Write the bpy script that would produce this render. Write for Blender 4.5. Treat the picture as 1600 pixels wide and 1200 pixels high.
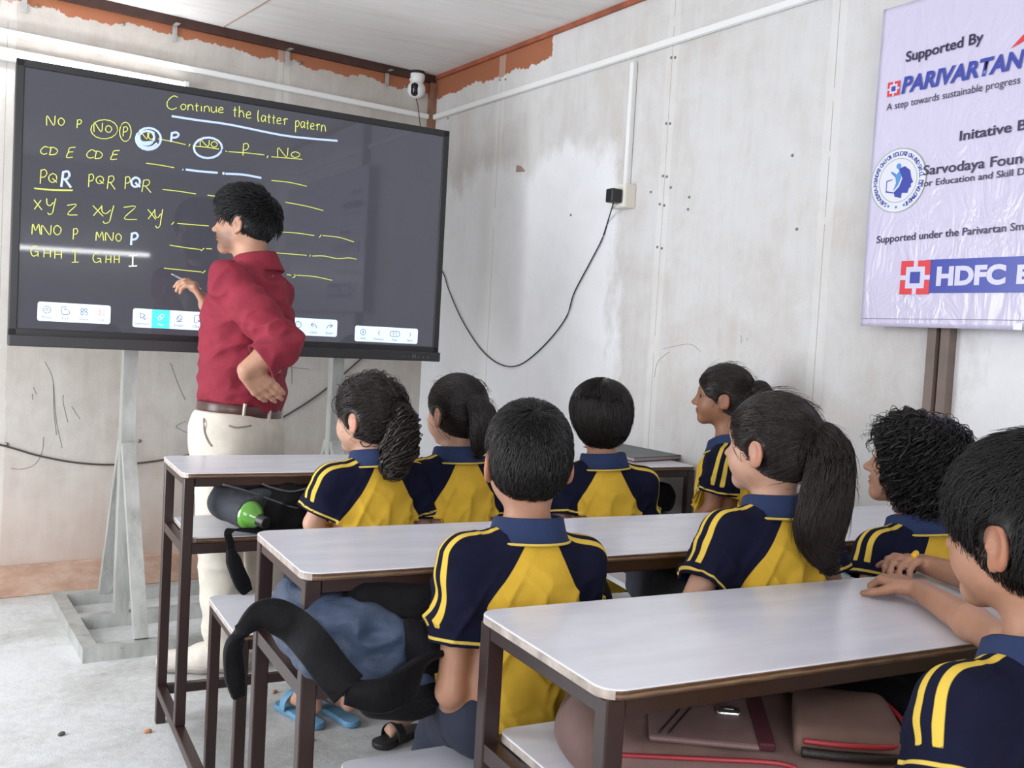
import bpy, bmesh, math, random
import numpy as np
from mathutils import Vector, Matrix

for _o in list(bpy.data.objects):
    bpy.data.objects.remove(_o, do_unlink=True)
SC = bpy.context.scene
COL = SC.collection
rng = np.random.default_rng(7)
random.seed(7)

# ------------------------------------------------------------------ camera
YAW, PIT, ROL, FPX, CAMH = 0.47867, -0.04958, 0.05547, 1571.4, 1.1928
CAM = np.array([0.0, 0.0, CAMH])
FWD = np.array([math.sin(YAW) * math.cos(PIT), math.cos(YAW) * math.cos(PIT), math.sin(PIT)])
_r = np.array([math.cos(YAW), -math.sin(YAW), 0.0])
_u = np.cross(_r, FWD)
RGT = _r * math.cos(ROL) + _u * math.sin(ROL)
UPV = -_r * math.sin(ROL) + _u * math.cos(ROL)
cam_d = bpy.data.cameras.new('camera')
cam_d.sensor_width = 36.0
cam_d.lens = FPX / 1600 * 36
cam_d.clip_start = 0.05
cam = bpy.data.objects.new('camera', cam_d)
COL.objects.link(cam)
cam.matrix_world = Matrix((
    (RGT[0], UPV[0], -FWD[0], 0), (RGT[1], UPV[1], -FWD[1], 0), (RGT[2], UPV[2], -FWD[2], CAMH), (0, 0, 0, 1)))
SC.camera = cam

# ------------------------------------------------------------------ world, lights, exposure
W = bpy.data.worlds.new('world'); SC.world = W; W.use_nodes = True
_bg = W.node_tree.nodes['Background']
_bg.inputs[0].default_value = (0.80, 0.88, 1.0, 1); _bg.inputs[1].default_value = 1.15
def area(name, loc, target, sx, sy, power, col):
    l = bpy.data.lights.new(name, 'AREA'); l.shape = 'RECTANGLE'; l.size = sx; l.size_y = sy
    l.energy = power; l.color = col
    o = bpy.data.objects.new(name, l); COL.objects.link(o); o.location = loc
    o.rotation_euler = (Vector(target) - Vector(loc)).to_track_quat('-Z', 'Y').to_euler()
    o['kind'] = 'helper'
    return o
# daylight through the doorway/window of the left wall plus an added fill light behind the camera
area('daylight_door', (-1.60, 2.85, 1.15), (0.7, 4.05, 1.05), 1.3, 1.9, 54, (0.91, 0.955, 1.0))
area('daylight_window', (-1.60, 0.40, 1.55), (1.0, 0.70, 1.05), 1.3, 1.2, 17, (0.95, 0.97, 1.0))
area('fill_back', (-0.35, -1.95, 1.65), (0.8, 2.5, 1.25), 1.6, 1.2, 34, (0.97, 0.98, 1.0))  # fill from behind, added to lift the room's brightness
SC.view_settings.view_transform = 'Standard'
SC.view_settings.look = 'None'
SC.view_settings.gamma = 1.0
SC.view_settings.use_curve_mapping = False
SC.view_settings.exposure = 0.52
try:
    SC.cycles.use_denoising = True
    SC.cycles.max_bounces = 8
except Exception:
    pass

# ------------------------------------------------------------------ picture point -> place in the room
def ray(u, v):
    return FWD + (u - 800) / FPX * RGT - (v - 600) / FPX * UPV
def atd(u, v, d):
    return CAM + ray(u, v) * d
def atz(u, v, z):
    d = ray(u, v); return CAM + d * (z - CAMH) / d[2]
def aty(u, v, y):
    d = ray(u, v); return CAM + d * y / d[1]
def onplane(u, v, P, n):
    d = ray(u, v); return CAM + d * (np.dot(P - CAM, n) / np.dot(d, n))
# room: front wall runs along FD through the corner CO, right wall along RD
CO = np.array([1.9751, 4.8352, 0.0])
PHI1, PHI2 = 0.15124, -0.09267
FD = np.array([math.cos(PHI1), math.sin(PHI1), 0]); FN = np.array([-FD[1], FD[0], 0])   # FN points out of the room
RD = np.array([math.sin(PHI2), math.cos(PHI2), 0]); RN = np.array([RD[1], -RD[0], 0])
ZR, ZC = 2.2707, 2.4288
def front(u, v, off=0.0): return onplane(u, v, CO - FN * off, FN)
def right(u, v, off=0.0): return onplane(u, v, CO - RN * off, RN)

# ------------------------------------------------------------------ materials
MATS = {}
def new_mat(name):
    m = bpy.data.materials.new(name); m.use_nodes = True
    nt = m.node_tree; b = nt.nodes['Principled BSDF']
    return m, nt, b
def N(nt, t, **kw):
    n = nt.nodes.new(t)
    for k, v in kw.items():
        if k.startswith('i_'):
            key = k[2:]
            key = int(key) if key.isdigit() else key
            n.inputs[key].default_value = v
        else:
            setattr(n, k, v)
    return n
def L(nt, a, b): nt.links.new(a, b)
def math_n(nt, op, a, b=None, c=None, clamp=False):
    n = nt.nodes.new('ShaderNodeMath'); n.operation = op; n.use_clamp = clamp
    for i, x in enumerate((a, b, c)):
        if x is None: continue
        if isinstance(x, (int, float)): n.inputs[i].default_value = x
        else: L(nt, x, n.inputs[i])
    return n.outputs[0]
def ramp(nt, fac, stops):
    r = nt.nodes.new('ShaderNodeValToRGB'); e = r.color_ramp.elements
    while len(e) > 1: e.remove(e[-1])
    e[0].position, e[0].color = stops[0][0], (*stops[0][1], 1)
    for p, c in stops[1:]:
        x = e.new(p); x.color = (*c, 1)
    L(nt, fac, r.inputs[0]); return r.outputs[0]
def mixc(nt, fac, a, b, mode='MIX'):
    m = nt.nodes.new('ShaderNodeMix'); m.data_type = 'RGBA'; m.blend_type = mode
    if isinstance(fac, (int, float)): m.inputs[0].default_value = fac
    else: L(nt, fac, m.inputs[0])
    for i, x in ((6, a), (7, b)):
        if isinstance(x, tuple): m.inputs[i].default_value = (*x, 1)
        else: L(nt, x, m.inputs[i])
    return m.outputs[2]
def noise(nt, vec, scale, detail=4, rough=.55, dist=0.0):
    n = N(nt, 'ShaderNodeTexNoise'); n.inputs['Scale'].default_value = scale
    n.inputs['Detail'].default_value = detail; n.inputs['Roughness'].default_value = rough
    n.inputs['Distortion'].default_value = dist
    if vec is not None: L(nt, vec, n.inputs['Vector'])
    return n.outputs['Fac']
def bump(nt, b, h, strength=.3, dist=.002):
    n = N(nt, 'ShaderNodeBump'); n.inputs['Strength'].default_value = strength; n.inputs['Distance'].default_value = dist
    L(nt, h, n.inputs['Height']); L(nt, n.outputs[0], b.inputs['Normal'])
def obj_co(nt, sc=(1, 1, 1)):
    t = N(nt, 'ShaderNodeTexCoord'); mp = N(nt, 'ShaderNodeMapping'); mp.inputs['Scale'].default_value = sc
    L(nt, t.outputs['Object'], mp.inputs[0]); return mp.outputs[0]
def mat(name, col, rough=.5, metal=0.0, spec=.5, var=0.0, vscale=20, bumps=0.0, bscale=200, bdist=.001, coat=0.0, emit=None, estr=0.0, alpha=None, trans=0.0, sheen=0.0):
    if name in MATS: return MATS[name]
    m, nt, b = new_mat(name)
    b.inputs['Base Color'].default_value = (*col, 1); b.inputs['Roughness'].default_value = rough
    b.inputs['Metallic'].default_value = metal; b.inputs['Specular IOR Level'].default_value = spec
    b.inputs['Coat Weight'].default_value = coat; b.inputs['Transmission Weight'].default_value = trans
    b.inputs['Sheen Weight'].default_value = sheen
    co = obj_co(nt)
    if var > 0:
        f = noise(nt, co, vscale, 5)
        c = ramp(nt, f, [(.3, tuple(max(0, x * (1 - var)) for x in col)), (.7, tuple(min(1, x * (1 + var)) for x in col))])
        L(nt, c, b.inputs['Base Color'])
    if bumps > 0:
        bump(nt, b, noise(nt, co, bscale, 3), bumps, bdist)
    if emit:
        b.inputs['Emission Color'].default_value = (*emit, 1); b.inputs['Emission Strength'].default_value = estr
    MATS[name] = m; return m

def cloth(name, col, rough=.85, weave=900, folds=.35, spec=.22):
    """woven cloth: fine weave bump, soft creases"""
    if name in MATS: return MATS[name]
    m, nt, b = new_mat(name)
    co = obj_co(nt)
    f = noise(nt, co, 14, 4)
    c = ramp(nt, f, [(.3, tuple(x * .86 for x in col)), (.7, tuple(min(1, x * 1.1) for x in col))])
    L(nt, c, b.inputs['Base Color']); b.inputs['Roughness'].default_value = rough
    b.inputs['Specular IOR Level'].default_value = spec; b.inputs['Sheen Weight'].default_value = .02
    h = math_n(nt, 'ADD', math_n(nt, 'MULTIPLY', noise(nt, co, weave, 2), .12), math_n(nt, 'MULTIPLY', noise(nt, co, 22, 4, .6, .6), 1.0))
    bump(nt, b, h, folds, .006)
    MATS[name] = m; return m

M_LAM = None
def laminate():
    m, nt, b = new_mat('white_laminate')
    co = obj_co(nt, (1, 4, 1))
    f = noise(nt, co, 5, 6, .6)
    g = noise(nt, obj_co(nt, (2, 1, 1)), 60, 4, .6)
    c = mixc(nt, math_n(nt, 'MULTIPLY', g, .25), ramp(nt, f, [(.3, (.64, .645, .72)), (.65, (.73, .735, .80))]), (.60, .58, .60))
    L(nt, c, b.inputs['Base Color'])
    L(nt, math_n(nt, 'MULTIPLY_ADD', f, .10, .20), b.inputs['Roughness'])
    b.inputs['Specular IOR Level'].default_value = .55
    return m
def paint_metal(name, col, wear, wearcol=(.35, .33, .32), rough=.38):
    m, nt, b = new_mat(name)
    co = obj_co(nt)
    f = noise(nt, co, 28, 8, .7)
    w = ramp(nt, f, [(1 - wear - .01, (0, 0, 0)), (1 - wear + .03, (1, 1, 1))])
    v = noise(nt, co, 6, 4)
    base = ramp(nt, v, [(.3, tuple(x * .8 for x in col)), (.7, tuple(x * 1.25 for x in col))])
    L(nt, mixc(nt, w, base, wearcol), b.inputs['Base Color'])
    b.inputs['Roughness'].default_value = rough
    b.inputs['Specular IOR Level'].default_value = .6
    bump(nt, b, f, .2, .002)
    return m
def plywood_edge():
    m, nt, b = new_mat('plywood_edge')
    co = obj_co(nt)
    sep = N(nt, 'ShaderNodeSeparateXYZ'); L(nt, co, sep.inputs[0])
    w = math_n(nt, 'SINE', math_n(nt, 'MULTIPLY', sep.outputs[2], 900))
    f = noise(nt, obj_co(nt, (1, 1, 14)), 30, 5)
    t = math_n(nt, 'ADD', math_n(nt, 'MULTIPLY', w, .25), f)
    L(nt, ramp(nt, t, [(.25, (.06, .028, .018)), (.55, (.15, .085, .045)), (.85, (.25, .165, .10))]), b.inputs['Base Color'])
    b.inputs['Roughness'].default_value = .55
    return m
def wall_mat(name, stops, seams, top_z, orange_amt, axis='x', streak=1.0, low=None, patches=()):
    """limewashed cement board; object x runs along the wall, z up"""
    m, nt, b = new_mat(name)
    co = obj_co(nt); sep = N(nt, 'ShaderNodeSeparateXYZ'); L(nt, co, sep.inputs[0])
    X, Z = sep.outputs[0], sep.outputs[2]
    big = noise(nt, co, 1.5, 5, .6, .4)
    st = noise(nt, obj_co(nt, (6, 1, 1.1)), 2.6, 8, .72, .6); blot = noise(nt, co, 7.5, 6, .65, .4)          # vertical brush streaks
    fine = noise(nt, co, 190, 3, .7)
    t = math_n(nt, 'ADD', math_n(nt, 'ADD', math_n(nt, 'MULTIPLY', big, .48), math_n(nt, 'MULTIPLY', blot, .27)), math_n(nt, 'MULTIPLY', st, .25 * streak))
    t = math_n(nt, 'ADD', t, math_n(nt, 'MULTIPLY', math_n(nt, 'SUBTRACT', fine, .5), .16))
    c = ramp(nt, t, stops)
    # later coats of wash with ragged outlines
    edge_n = math_n(nt, 'MULTIPLY_ADD', noise(nt, obj_co(nt, (1, 1, .5)), 4.5, 6, .65), .7, -.35)
    for px0, px1, pz0, pz1, pcol, amt in patches:
        xx = math_n(nt, 'ADD', X, edge_n); zz = math_n(nt, 'ADD', Z, math_n(nt, 'MULTIPLY', edge_n, .8))
        mk = None
        for a_, lo_, hi_ in ((xx, px0, px1), (zz, pz0, pz1)):
            for v_, s_ in ((lo_, 1), (hi_, -1)):
                if v_ is None: continue
                mr = N(nt, 'ShaderNodeMapRange'); mr.inputs[1].default_value = v_ - .05 * s_; mr.inputs[2].default_value = v_ + .05 * s_; L(nt, a_, mr.inputs[0])
                mk = mr.outputs[0] if mk is None else math_n(nt, 'MULTIPLY', mk, mr.outputs[0])
        c = mixc(nt, math_n(nt, 'MULTIPLY', mk, math_n(nt, 'MULTIPLY_ADD', blot, .5, amt - .25)), c, pcol)
    # speckle where the wash is thin
    sp = noise(nt, co, 340, 2, .5)
    spm = math_n(nt, 'MULTIPLY', math_n(nt, 'GREATER_THAN', sp, .66), math_n(nt, 'GREATER_THAN', noise(nt, co, 3.3, 3), .52))
    c = mixc(nt, math_n(nt, 'MULTIPLY', spm, .35), c, (.33, .29, .26))
    # unpainted red board along the top edge, ragged
    rag = math_n(nt, 'MULTIPLY_ADD', noise(nt, obj_co(nt, (1, 1, .6)), 5, 8, .72), .17, -.085)
    om = math_n(nt, 'GREATER_THAN', math_n(nt, 'ADD', Z, rag), top_z)
    if orange_amt is not None:
        om = math_n(nt, 'MULTIPLY', om, math_n(nt, 'GREATER_THAN', math_n(nt, 'ADD', X, rag), orange_amt))
    c = mixc(nt, om, c, (.36, .135, .070))
    if low is not None:
        lm = N(nt, 'ShaderNodeMapRange'); lm.inputs[1].default_value = low[0]; lm.inputs[2].default_value = 0.1
        lm.inputs[3].default_value = 0.0; lm.inputs[4].default_value = low[1]
        L(nt, math_n(nt, 'ADD', Z, math_n(nt, 'MULTIPLY', rag, 3.0)), lm.inputs[0])
        c = mixc(nt, lm.outputs[0], c, (.46, .29, .22))
    for s in seams:
        d = math_n(nt, 'ABSOLUTE', math_n(nt, 'SUBTRACT', X, s))
        ln = math_n(nt, 'MULTIPLY', math_n(nt, 'LESS_THAN', d, .0014), math_n(nt, 'GREATER_THAN', noise(nt, obj_co(nt, (.1, .1, 1)), 7, 3), .40))
        c = mixc(nt, math_n(nt, 'MULTIPLY', ln, .75), c, (.18, .13, .11))
        edge = math_n(nt, 'LESS_THAN', math_n(nt, 'ADD', d, math_n(nt, 'MULTIPLY', rag, .25)), .030)
        c = mixc(nt, math_n(nt, 'MULTIPLY', edge, .22), c, (.83, .82, .79))
    L(nt, c, b.inputs['Base Color'])
    b.inputs['Roughness'].default_value = .88; b.inputs['Specular IOR Level'].default_value = .25
    h = math_n(nt, 'ADD', math_n(nt, 'MULTIPLY', fine, .5), t)
    bump(nt, b, h, .22, .004)
    return m

# ------------------------------------------------------------------ mesh helpers
def tag(o, label=None, cat=None, group=None, kind=None):
    if label: o['label'] = label
    if cat: o['category'] = cat
    if group: o['group'] = group
    if kind: o['kind'] = kind
    return o
def link(name, me, material=None, parent=None):
    o = bpy.data.objects.new(name, me); COL.objects.link(o)
    if material is not None:
        for m in (material if isinstance(material, (list, tuple)) else [material]): me.materials.append(m)
    if parent is not None: o.parent = parent
    return o
def empty(name, loc, rz=0.0):
    o = bpy.data.objects.new(name, None); COL.objects.link(o); o.location = loc; o.rotation_euler = (0, 0, rz)
    o.empty_display_size = .1
    return o
def place(o, parent):
    """child whose mesh is given in world coordinates, under a parent that is not at the origin"""
    o.parent = parent
    o.matrix_parent_inverse = Matrix.LocRotScale(parent.location, parent.rotation_euler, None).inverted()
    return o
def raw_mesh(name, verts, faces, smooth=True):
    """verts (n,3); faces (m,3) or (m,4) arrays"""
    me = bpy.data.meshes.new(name)
    verts = np.asarray(verts, np.float32); faces = np.asarray(faces, np.int32)
    k = faces.shape[1]
    me.vertices.add(len(verts)); me.vertices.foreach_set('co', verts.ravel())
    me.loops.add(faces.size); me.loops.foreach_set('vertex_index', faces.ravel())
    me.polygons.add(len(faces)); me.polygons.foreach_set('loop_start', np.arange(0, faces.size, k, dtype=np.int32))
    me.update(calc_edges=True); me.validate()
    if smooth: me.polygons.foreach_set('use_smooth', np.ones(len(me.polygons), bool))
    me.update()
    return me
def bm_mesh(name, bm, smooth=False):
    me = bpy.data.meshes.new(name); bmesh.ops.recalc_face_normals(bm, faces=bm.faces); bm.to_mesh(me); bm.free()
    if smooth:
        for p in me.polygons: p.use_smooth = True
    return me
def add_box(bm, c, s, R=None, bev=0.0, seg=2):
    g = bmesh.ops.create_cube(bm, size=1.0); vs = g['verts']
    bmesh.ops.scale(bm, vec=s, verts=vs)
    if bev > 0:
        es = list({e for v in vs for e in v.link_edges})
        r = bmesh.ops.bevel(bm, geom=es, offset=bev, segments=seg, profile=.5, affect='EDGES')
        vs = list({v for f in r['faces'] for v in f.verts} | {v for v in vs if v.is_valid})
        vs = list(set(vs))
        # include everything connected
        st = list(vs); seen = set(vs)
        while st:
            v = st.pop()
            for e in v.link_edges:
                w = e.other_vert(v)
                if w not in seen: seen.add(w); st.append(w)
        vs = list(seen)
    if R is not None: bmesh.ops.rotate(bm, cent=(0, 0, 0), matrix=R, verts=vs)
    bmesh.ops.translate(bm, vec=c, verts=vs)
    return vs
def beam(bm, a, b, w, h, up=(0, 0, 1), bev=.0):
    """box from a to b with section w x h"""
    a = Vector(a); b = Vector(b); d = b - a; z = d.normalized(); u = Vector(up)
    if abs(z.dot(u)) > .98: u = Vector((0, 1, 0))
    x = u.cross(z).normalized(); y = z.cross(x)
    R = Matrix((x, y, z)).transposed()
    return add_box(bm, (a + b) / 2, (w, h, d.length), R, bev, 1)
def box_obj(name, c, s, m, parent=None, bev=.0, R=None):
    bm = bmesh.new(); add_box(bm, c, s, R, bev); return link(name, bm_mesh(name, bm), m, parent)
def beam_obj(name, a, b, w, h, m, parent=None, up=(0, 0, 1), bev=.0):
    bm = bmesh.new(); beam(bm, a, b, w, h, up, bev); return link(name, bm_mesh(name, bm), m, parent)
def tube_arrays(paths, radii, sides=3, phase=None):
    """paths (S,n,3), radii (S,n) -> verts, quad faces of open tubes"""
    P = np.asarray(paths, float); S, n, _ = P.shape
    T = np.gradient(P, axis=1); T /= np.linalg.norm(T, axis=2, keepdims=True) + 1e-9
    ref = np.zeros_like(T); ref[..., 2] = 1.0
    bad = np.abs(T[..., 2]) > .9; ref[bad] = (1, 0, 0)
    A = np.cross(T, ref); A /= np.linalg.norm(A, axis=2, keepdims=True) + 1e-9
    B = np.cross(T, A)
    ang = np.arange(sides) * 2 * np.pi / sides
    V = P[:, :, None, :] + radii[:, :, None, None] * (np.cos(ang)[None, None, :, None] * A[:, :, None, :] + np.sin(ang)[None, None, :, None] * B[:, :, None, :])
    idx = np.arange(S * n * sides).reshape(S, n, sides)
    a = idx[:, :-1, :]; b = np.roll(a, -1, axis=2); d = idx[:, 1:, :]; c = np.roll(d, -1, axis=2)
    F = np.stack([a, b, c, d], -1).reshape(-1, 4)
    return V.reshape(-1, 3), F
def smooth_path(pts, n=40):
    """Catmull-Rom through pts"""
    P = np.asarray(pts, float); m = len(P)
    if m == 2: return np.linspace(P[0], P[1], n)
    Q = np.vstack([2 * P[0] - P[1], P, 2 * P[-1] - P[-2]])
    t = np.linspace(0, m - 1 - 1e-6, n); i = t.astype(int); f = (t - i)[:, None]
    p0, p1, p2, p3 = Q[i], Q[i + 1], Q[i + 2], Q[i + 3]
    return .5 * ((2 * p1) + (-p0 + p2) * f + (2 * p0 - 5 * p1 + 4 * p2 - p3) * f ** 2 + (-p0 + 3 * p1 - 3 * p2 + p3) * f ** 3)
def tube_obj(name, pts, r, m, parent=None, sides=8, n=40):
    P = smooth_path(pts, n)[None]
    V, F = tube_arrays(P, np.full(P.shape[:2], r), sides)
    # end caps as fans
    me_v = list(map(tuple, V)); f = [tuple(x) for x in F]
    f.append(tuple(range(sides - 1, -1, -1))); f.append(tuple(range(len(me_v) - sides, len(me_v))))
    me = bpy.data.meshes.new(name); me.from_pydata(me_v, [], f); me.update()
    for p in me.polygons: p.use_smooth = len(p.vertices) == 4
    return link(name, me, m, parent)
def ribbon_obj(name, pts, width, thick, side, m, parent=None, n=40, twist=None):
    """flat strap swept along pts; side = direction of its width (vector or per-point list)"""
    P = smooth_path(pts, n)
    T = np.gradient(P, axis=0); T /= np.linalg.norm(T, axis=1, keepdims=True)
    side = np.asarray(side, float)
    if side.ndim == 1: Sd = np.tile(side, (n, 1))
    else: Sd = smooth_path(side, n)
    Sd = Sd - T * (Sd * T).sum(1, keepdims=True); Sd /= np.linalg.norm(Sd, axis=1, keepdims=True)
    Nn = np.cross(T, Sd)
    prof = [(-.5, -.25), (-.45, -.5), (.45, -.5), (.5, -.25), (.5, .25), (.45, .5), (-.45, .5), (-.5, .25)]
    w = width if np.ndim(width) else np.full(n, width)
    V = np.concatenate([P + Sd * (w * a)[:, None] + Nn * thick * b for a, b in prof], 1).reshape(n * 8, 3)
    idx = np.arange(n * 8).reshape(n, 8); a = idx[:-1]; b = np.roll(a, -1, 1); d = idx[1:]; c = np.roll(d, -1, 1)
    f = [tuple(x) for x in np.stack([a, b, c, d], -1).reshape(-1, 4)] + [tuple(range(7, -1, -1)), tuple(range(n * 8 - 8, n * 8))]
    me = bpy.data.meshes.new(name); me.from_pydata([tuple(v) for v in V], [], f); me.update()
    for p in me.polygons: p.use_smooth = len(p.vertices) == 4
    return link(name, me, m, parent)
def rounded_rect(w, h, r, n=5):
    out = []
    for cx, cy, a0 in ((w / 2 - r, h / 2 - r, 0), (-w / 2 + r, h / 2 - r, 90), (-w / 2 + r, -h / 2 + r, 180), (w / 2 - r, -h / 2 + r, 270)):
        for k in range(n + 1):
            a = math.radians(a0 + 90 * k / n); out.append((cx + r * math.cos(a), cy + r * math.sin(a)))
    return out
def prism(bm, pts2, f, t0, t1, mi_side=0, mi_top=0):
    """extrude polygon pts2 between f(x,y,t0) and f(x,y,t1)"""
    lo = [bm.verts.new(f(x, y, t0)) for x, y in pts2]; hi = [bm.verts.new(f(x, y, t1)) for x, y in pts2]
    n = len(lo)
    bm.faces.new(lo[::-1]).material_index = mi_side
    bm.faces.new(hi).material_index = mi_top
    for i in range(n):
        bm.faces.new((lo[i], lo[(i + 1) % n], hi[(i + 1) % n], hi[i])).material_index = mi_side
def frame_mat(o, x, y, z):
    """matrix from origin and three axis vectors"""
    return Matrix(((x[0], y[0], z[0], o[0]), (x[1], y[1], z[1], o[1]), (x[2], y[2], z[2], o[2]), (0, 0, 0, 1)))
def on_mesh(o, u, v, off=0.0):
    """point of a mesh that shows at (u, v), lifted by off along the surface normal"""
    from mathutils.bvhtree import BVHTree
    me = o.data; t = BVHTree.FromPolygons([q.co for q in me.vertices], [tuple(p.vertices) for p in me.polygons])
    d = Vector(ray(u, v)).normalized(); h = t.ray_cast(Vector(CAM), d)
    if h[0] is None: return None, None
    n = h[1] if h[1].dot(d) < 0 else -h[1]
    return np.array(h[0] + n * off), np.array(n)
def text_mesh(name, s, m, parent, origin, xdir, ydir, width=None, height=None, bold=0.0, shear=0.0, align='LEFT', depth=.0004, spacing=1.0):
    """flat lettering: origin = start of the baseline; xdir, ydir unit vectors; height = cap height"""
    cu = bpy.data.curves.new(name, 'FONT'); cu.body = s; cu.size = 1.0; cu.shear = shear; cu.offset = bold; cu.extrude = 0.0
    cu.space_character = spacing; cu.align_x = 'LEFT'; cu.resolution_u = 4
    t = bpy.data.objects.new('tmp_text', cu); COL.objects.link(t)
    dg = bpy.context.evaluated_depsgraph_get(); dg.update()
    me = bpy.data.meshes.new_from_object(t.evaluated_get(dg)); bpy.data.objects.remove(t, do_unlink=True)
    co = np.zeros(len(me.vertices) * 3, np.float32); me.vertices.foreach_get('co', co); co = co.reshape(-1, 3)
    if len(co) == 0: return None
    x0, x1 = co[:, 0].min(), co[:, 0].max()
    sy = height / .70 if height else None
    sx = width / (x1 - x0) if width else sy
    if sy is None: sy = sx
    xd, yd = np.asarray(xdir, float), np.asarray(ydir, float); nd = np.cross(xd, yd)
    ox = (co[:, 0] - x0) * sx
    if align == 'CENTER': ox = ox - (x1 - x0) * sx / 2
    P = np.asarray(origin)[None] + ox[:, None] * xd + (co[:, 1] * sy)[:, None] * yd + nd[None] * depth
    me.vertices.foreach_set('co', P.astype(np.float32).ravel()); me.update(); me.name = name
    me.materials.clear()
    return link(name, me, m, parent)
# ------------------------------------------------------------------ smooth solid modelling (distance field -> one continuous surface)
def _v(a): return np.asarray(a, float)
class Solid:
    def __init__(self): self.pr = []
    def cap(self, a, b, ra, rb=None, k=.02, op=1):
        self.pr.append(('c', _v(a), _v(b), ra, ra if rb is None else rb, k, op)); return self
    def ell(self, c, r, R=None, k=.02, op=1):
        self.pr.append(('e', _v(c), _v(r), np.eye(3) if R is None else np.asarray(R, float), None, k, op)); return self
    def box(self, c, h, R=None, rd=.02, k=.02, op=1):
        self.pr.append(('b', _v(c), _v(h), np.eye(3) if R is None else np.asarray(R, float), rd, k, op)); return self
    def plane(self, p, n, k=.0):           # cut away the side n points to
        n = _v(n); self.pr.append(('p', _v(p), n / np.linalg.norm(n), None, None, k, -2)); return self
    def bounds(self, q):
        t = q[0]
        if t == 'c':
            r = max(q[3], q[4]); return np.minimum(q[1], q[2]) - r, np.maximum(q[1], q[2]) + r
        if t == 'e':
            e = np.sqrt(((q[3] * q[2][None, :]) ** 2).sum(1)); return q[1] - e, q[1] + e
        if t == 'b':
            e = (np.abs(q[3]) * q[2][None, :]).sum(1) + .0; return q[1] - e, q[1] + e
        return None
    @staticmethod
    def dist(q, P):
        t = q[0]
        if t == 'c':
            a, b = q[1], q[2]; ab = b - a; L2 = ab @ ab + 1e-12
            h = np.clip(((P - a) @ ab) / L2, 0, 1)
            return np.linalg.norm(P - a - h[..., None] * ab, axis=-1) - (q[3] + (q[4] - q[3]) * h)
        if t == 'e':
            l = (P - q[1]) @ q[3]; k0 = np.linalg.norm(l / q[2], axis=-1); k1 = np.linalg.norm(l / (q[2] ** 2), axis=-1) + 1e-9
            return np.where(k0 < 1e-6, -q[2].min(), k0 * (k0 - 1) / k1)
        if t == 'b':
            l = np.abs((P - q[1]) @ q[3]) - (q[2] - q[4])
            return np.linalg.norm(np.maximum(l, 0), axis=-1) + np.minimum(l.max(-1), 0) - q[4]
        if t == 'p':
            return (P - q[1]) @ q[2]
    @staticmethod
    def comb(d, e, k, op):
        if op == 1:
            if k <= 0: return np.minimum(d, e)
            h = np.maximum(k - np.abs(d - e), 0) / k; return np.minimum(d, e) - h * h * k * .25
        e = -e if op == -1 else e
        if k <= 0: return np.maximum(d, e)
        h = np.maximum(k - np.abs(d - e), 0) / k; return np.maximum(d, e) + h * h * k * .25
    def __call__(self, P, far=1.0):
        P = np.asarray(P, float); d = np.full(P.shape[:-1], far)
        for q in self.pr: d = self.comb(d, self.dist(q, P), q[5], q[6])
        return d
    def grad(self, P, e=.002):
        g = np.stack([self(P + np.eye(3)[i] * e) - self(P - np.eye(3)[i] * e) for i in range(3)], -1)
        return g / (np.linalg.norm(g, axis=-1, keepdims=True) + 1e-9)
    def grid(self, res, pad=.02):
        bs = [self.bounds(q) for q in self.pr if q[6] == 1]
        lo = np.min([b[0] for b in bs], 0) - pad; hi = np.max([b[1] for b in bs], 0) + pad
        n = np.ceil((hi - lo) / res).astype(int) + 1
        ax = [lo[i] + res * np.arange(n[i]) for i in range(3)]
        d = np.full(tuple(n), 1.0)
        for q in self.pr:
            b = self.bounds(q)
            if b is None: i0, i1 = np.zeros(3, int), n
            else:
                m = q[5] * 1.3 + 3 * res
                i0 = np.clip(np.floor((b[0] - m - lo) / res).astype(int), 0, n); i1 = np.clip(np.ceil((b[1] + m - lo) / res).astype(int) + 1, 0, n)
            if np.any(i1 <= i0): continue
            sl = tuple(slice(i0[i], i1[i]) for i in range(3))
            P = np.stack(np.meshgrid(*[ax[i][sl[i]] for i in range(3)], indexing='ij'), -1)
            d[sl] = self.comb(d[sl], self.dist(q, P), q[5], q[6])
        return d, lo
    def surface(self, res):
        d, lo = self.grid(res)
        return surface_nets(d, lo, res)

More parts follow.
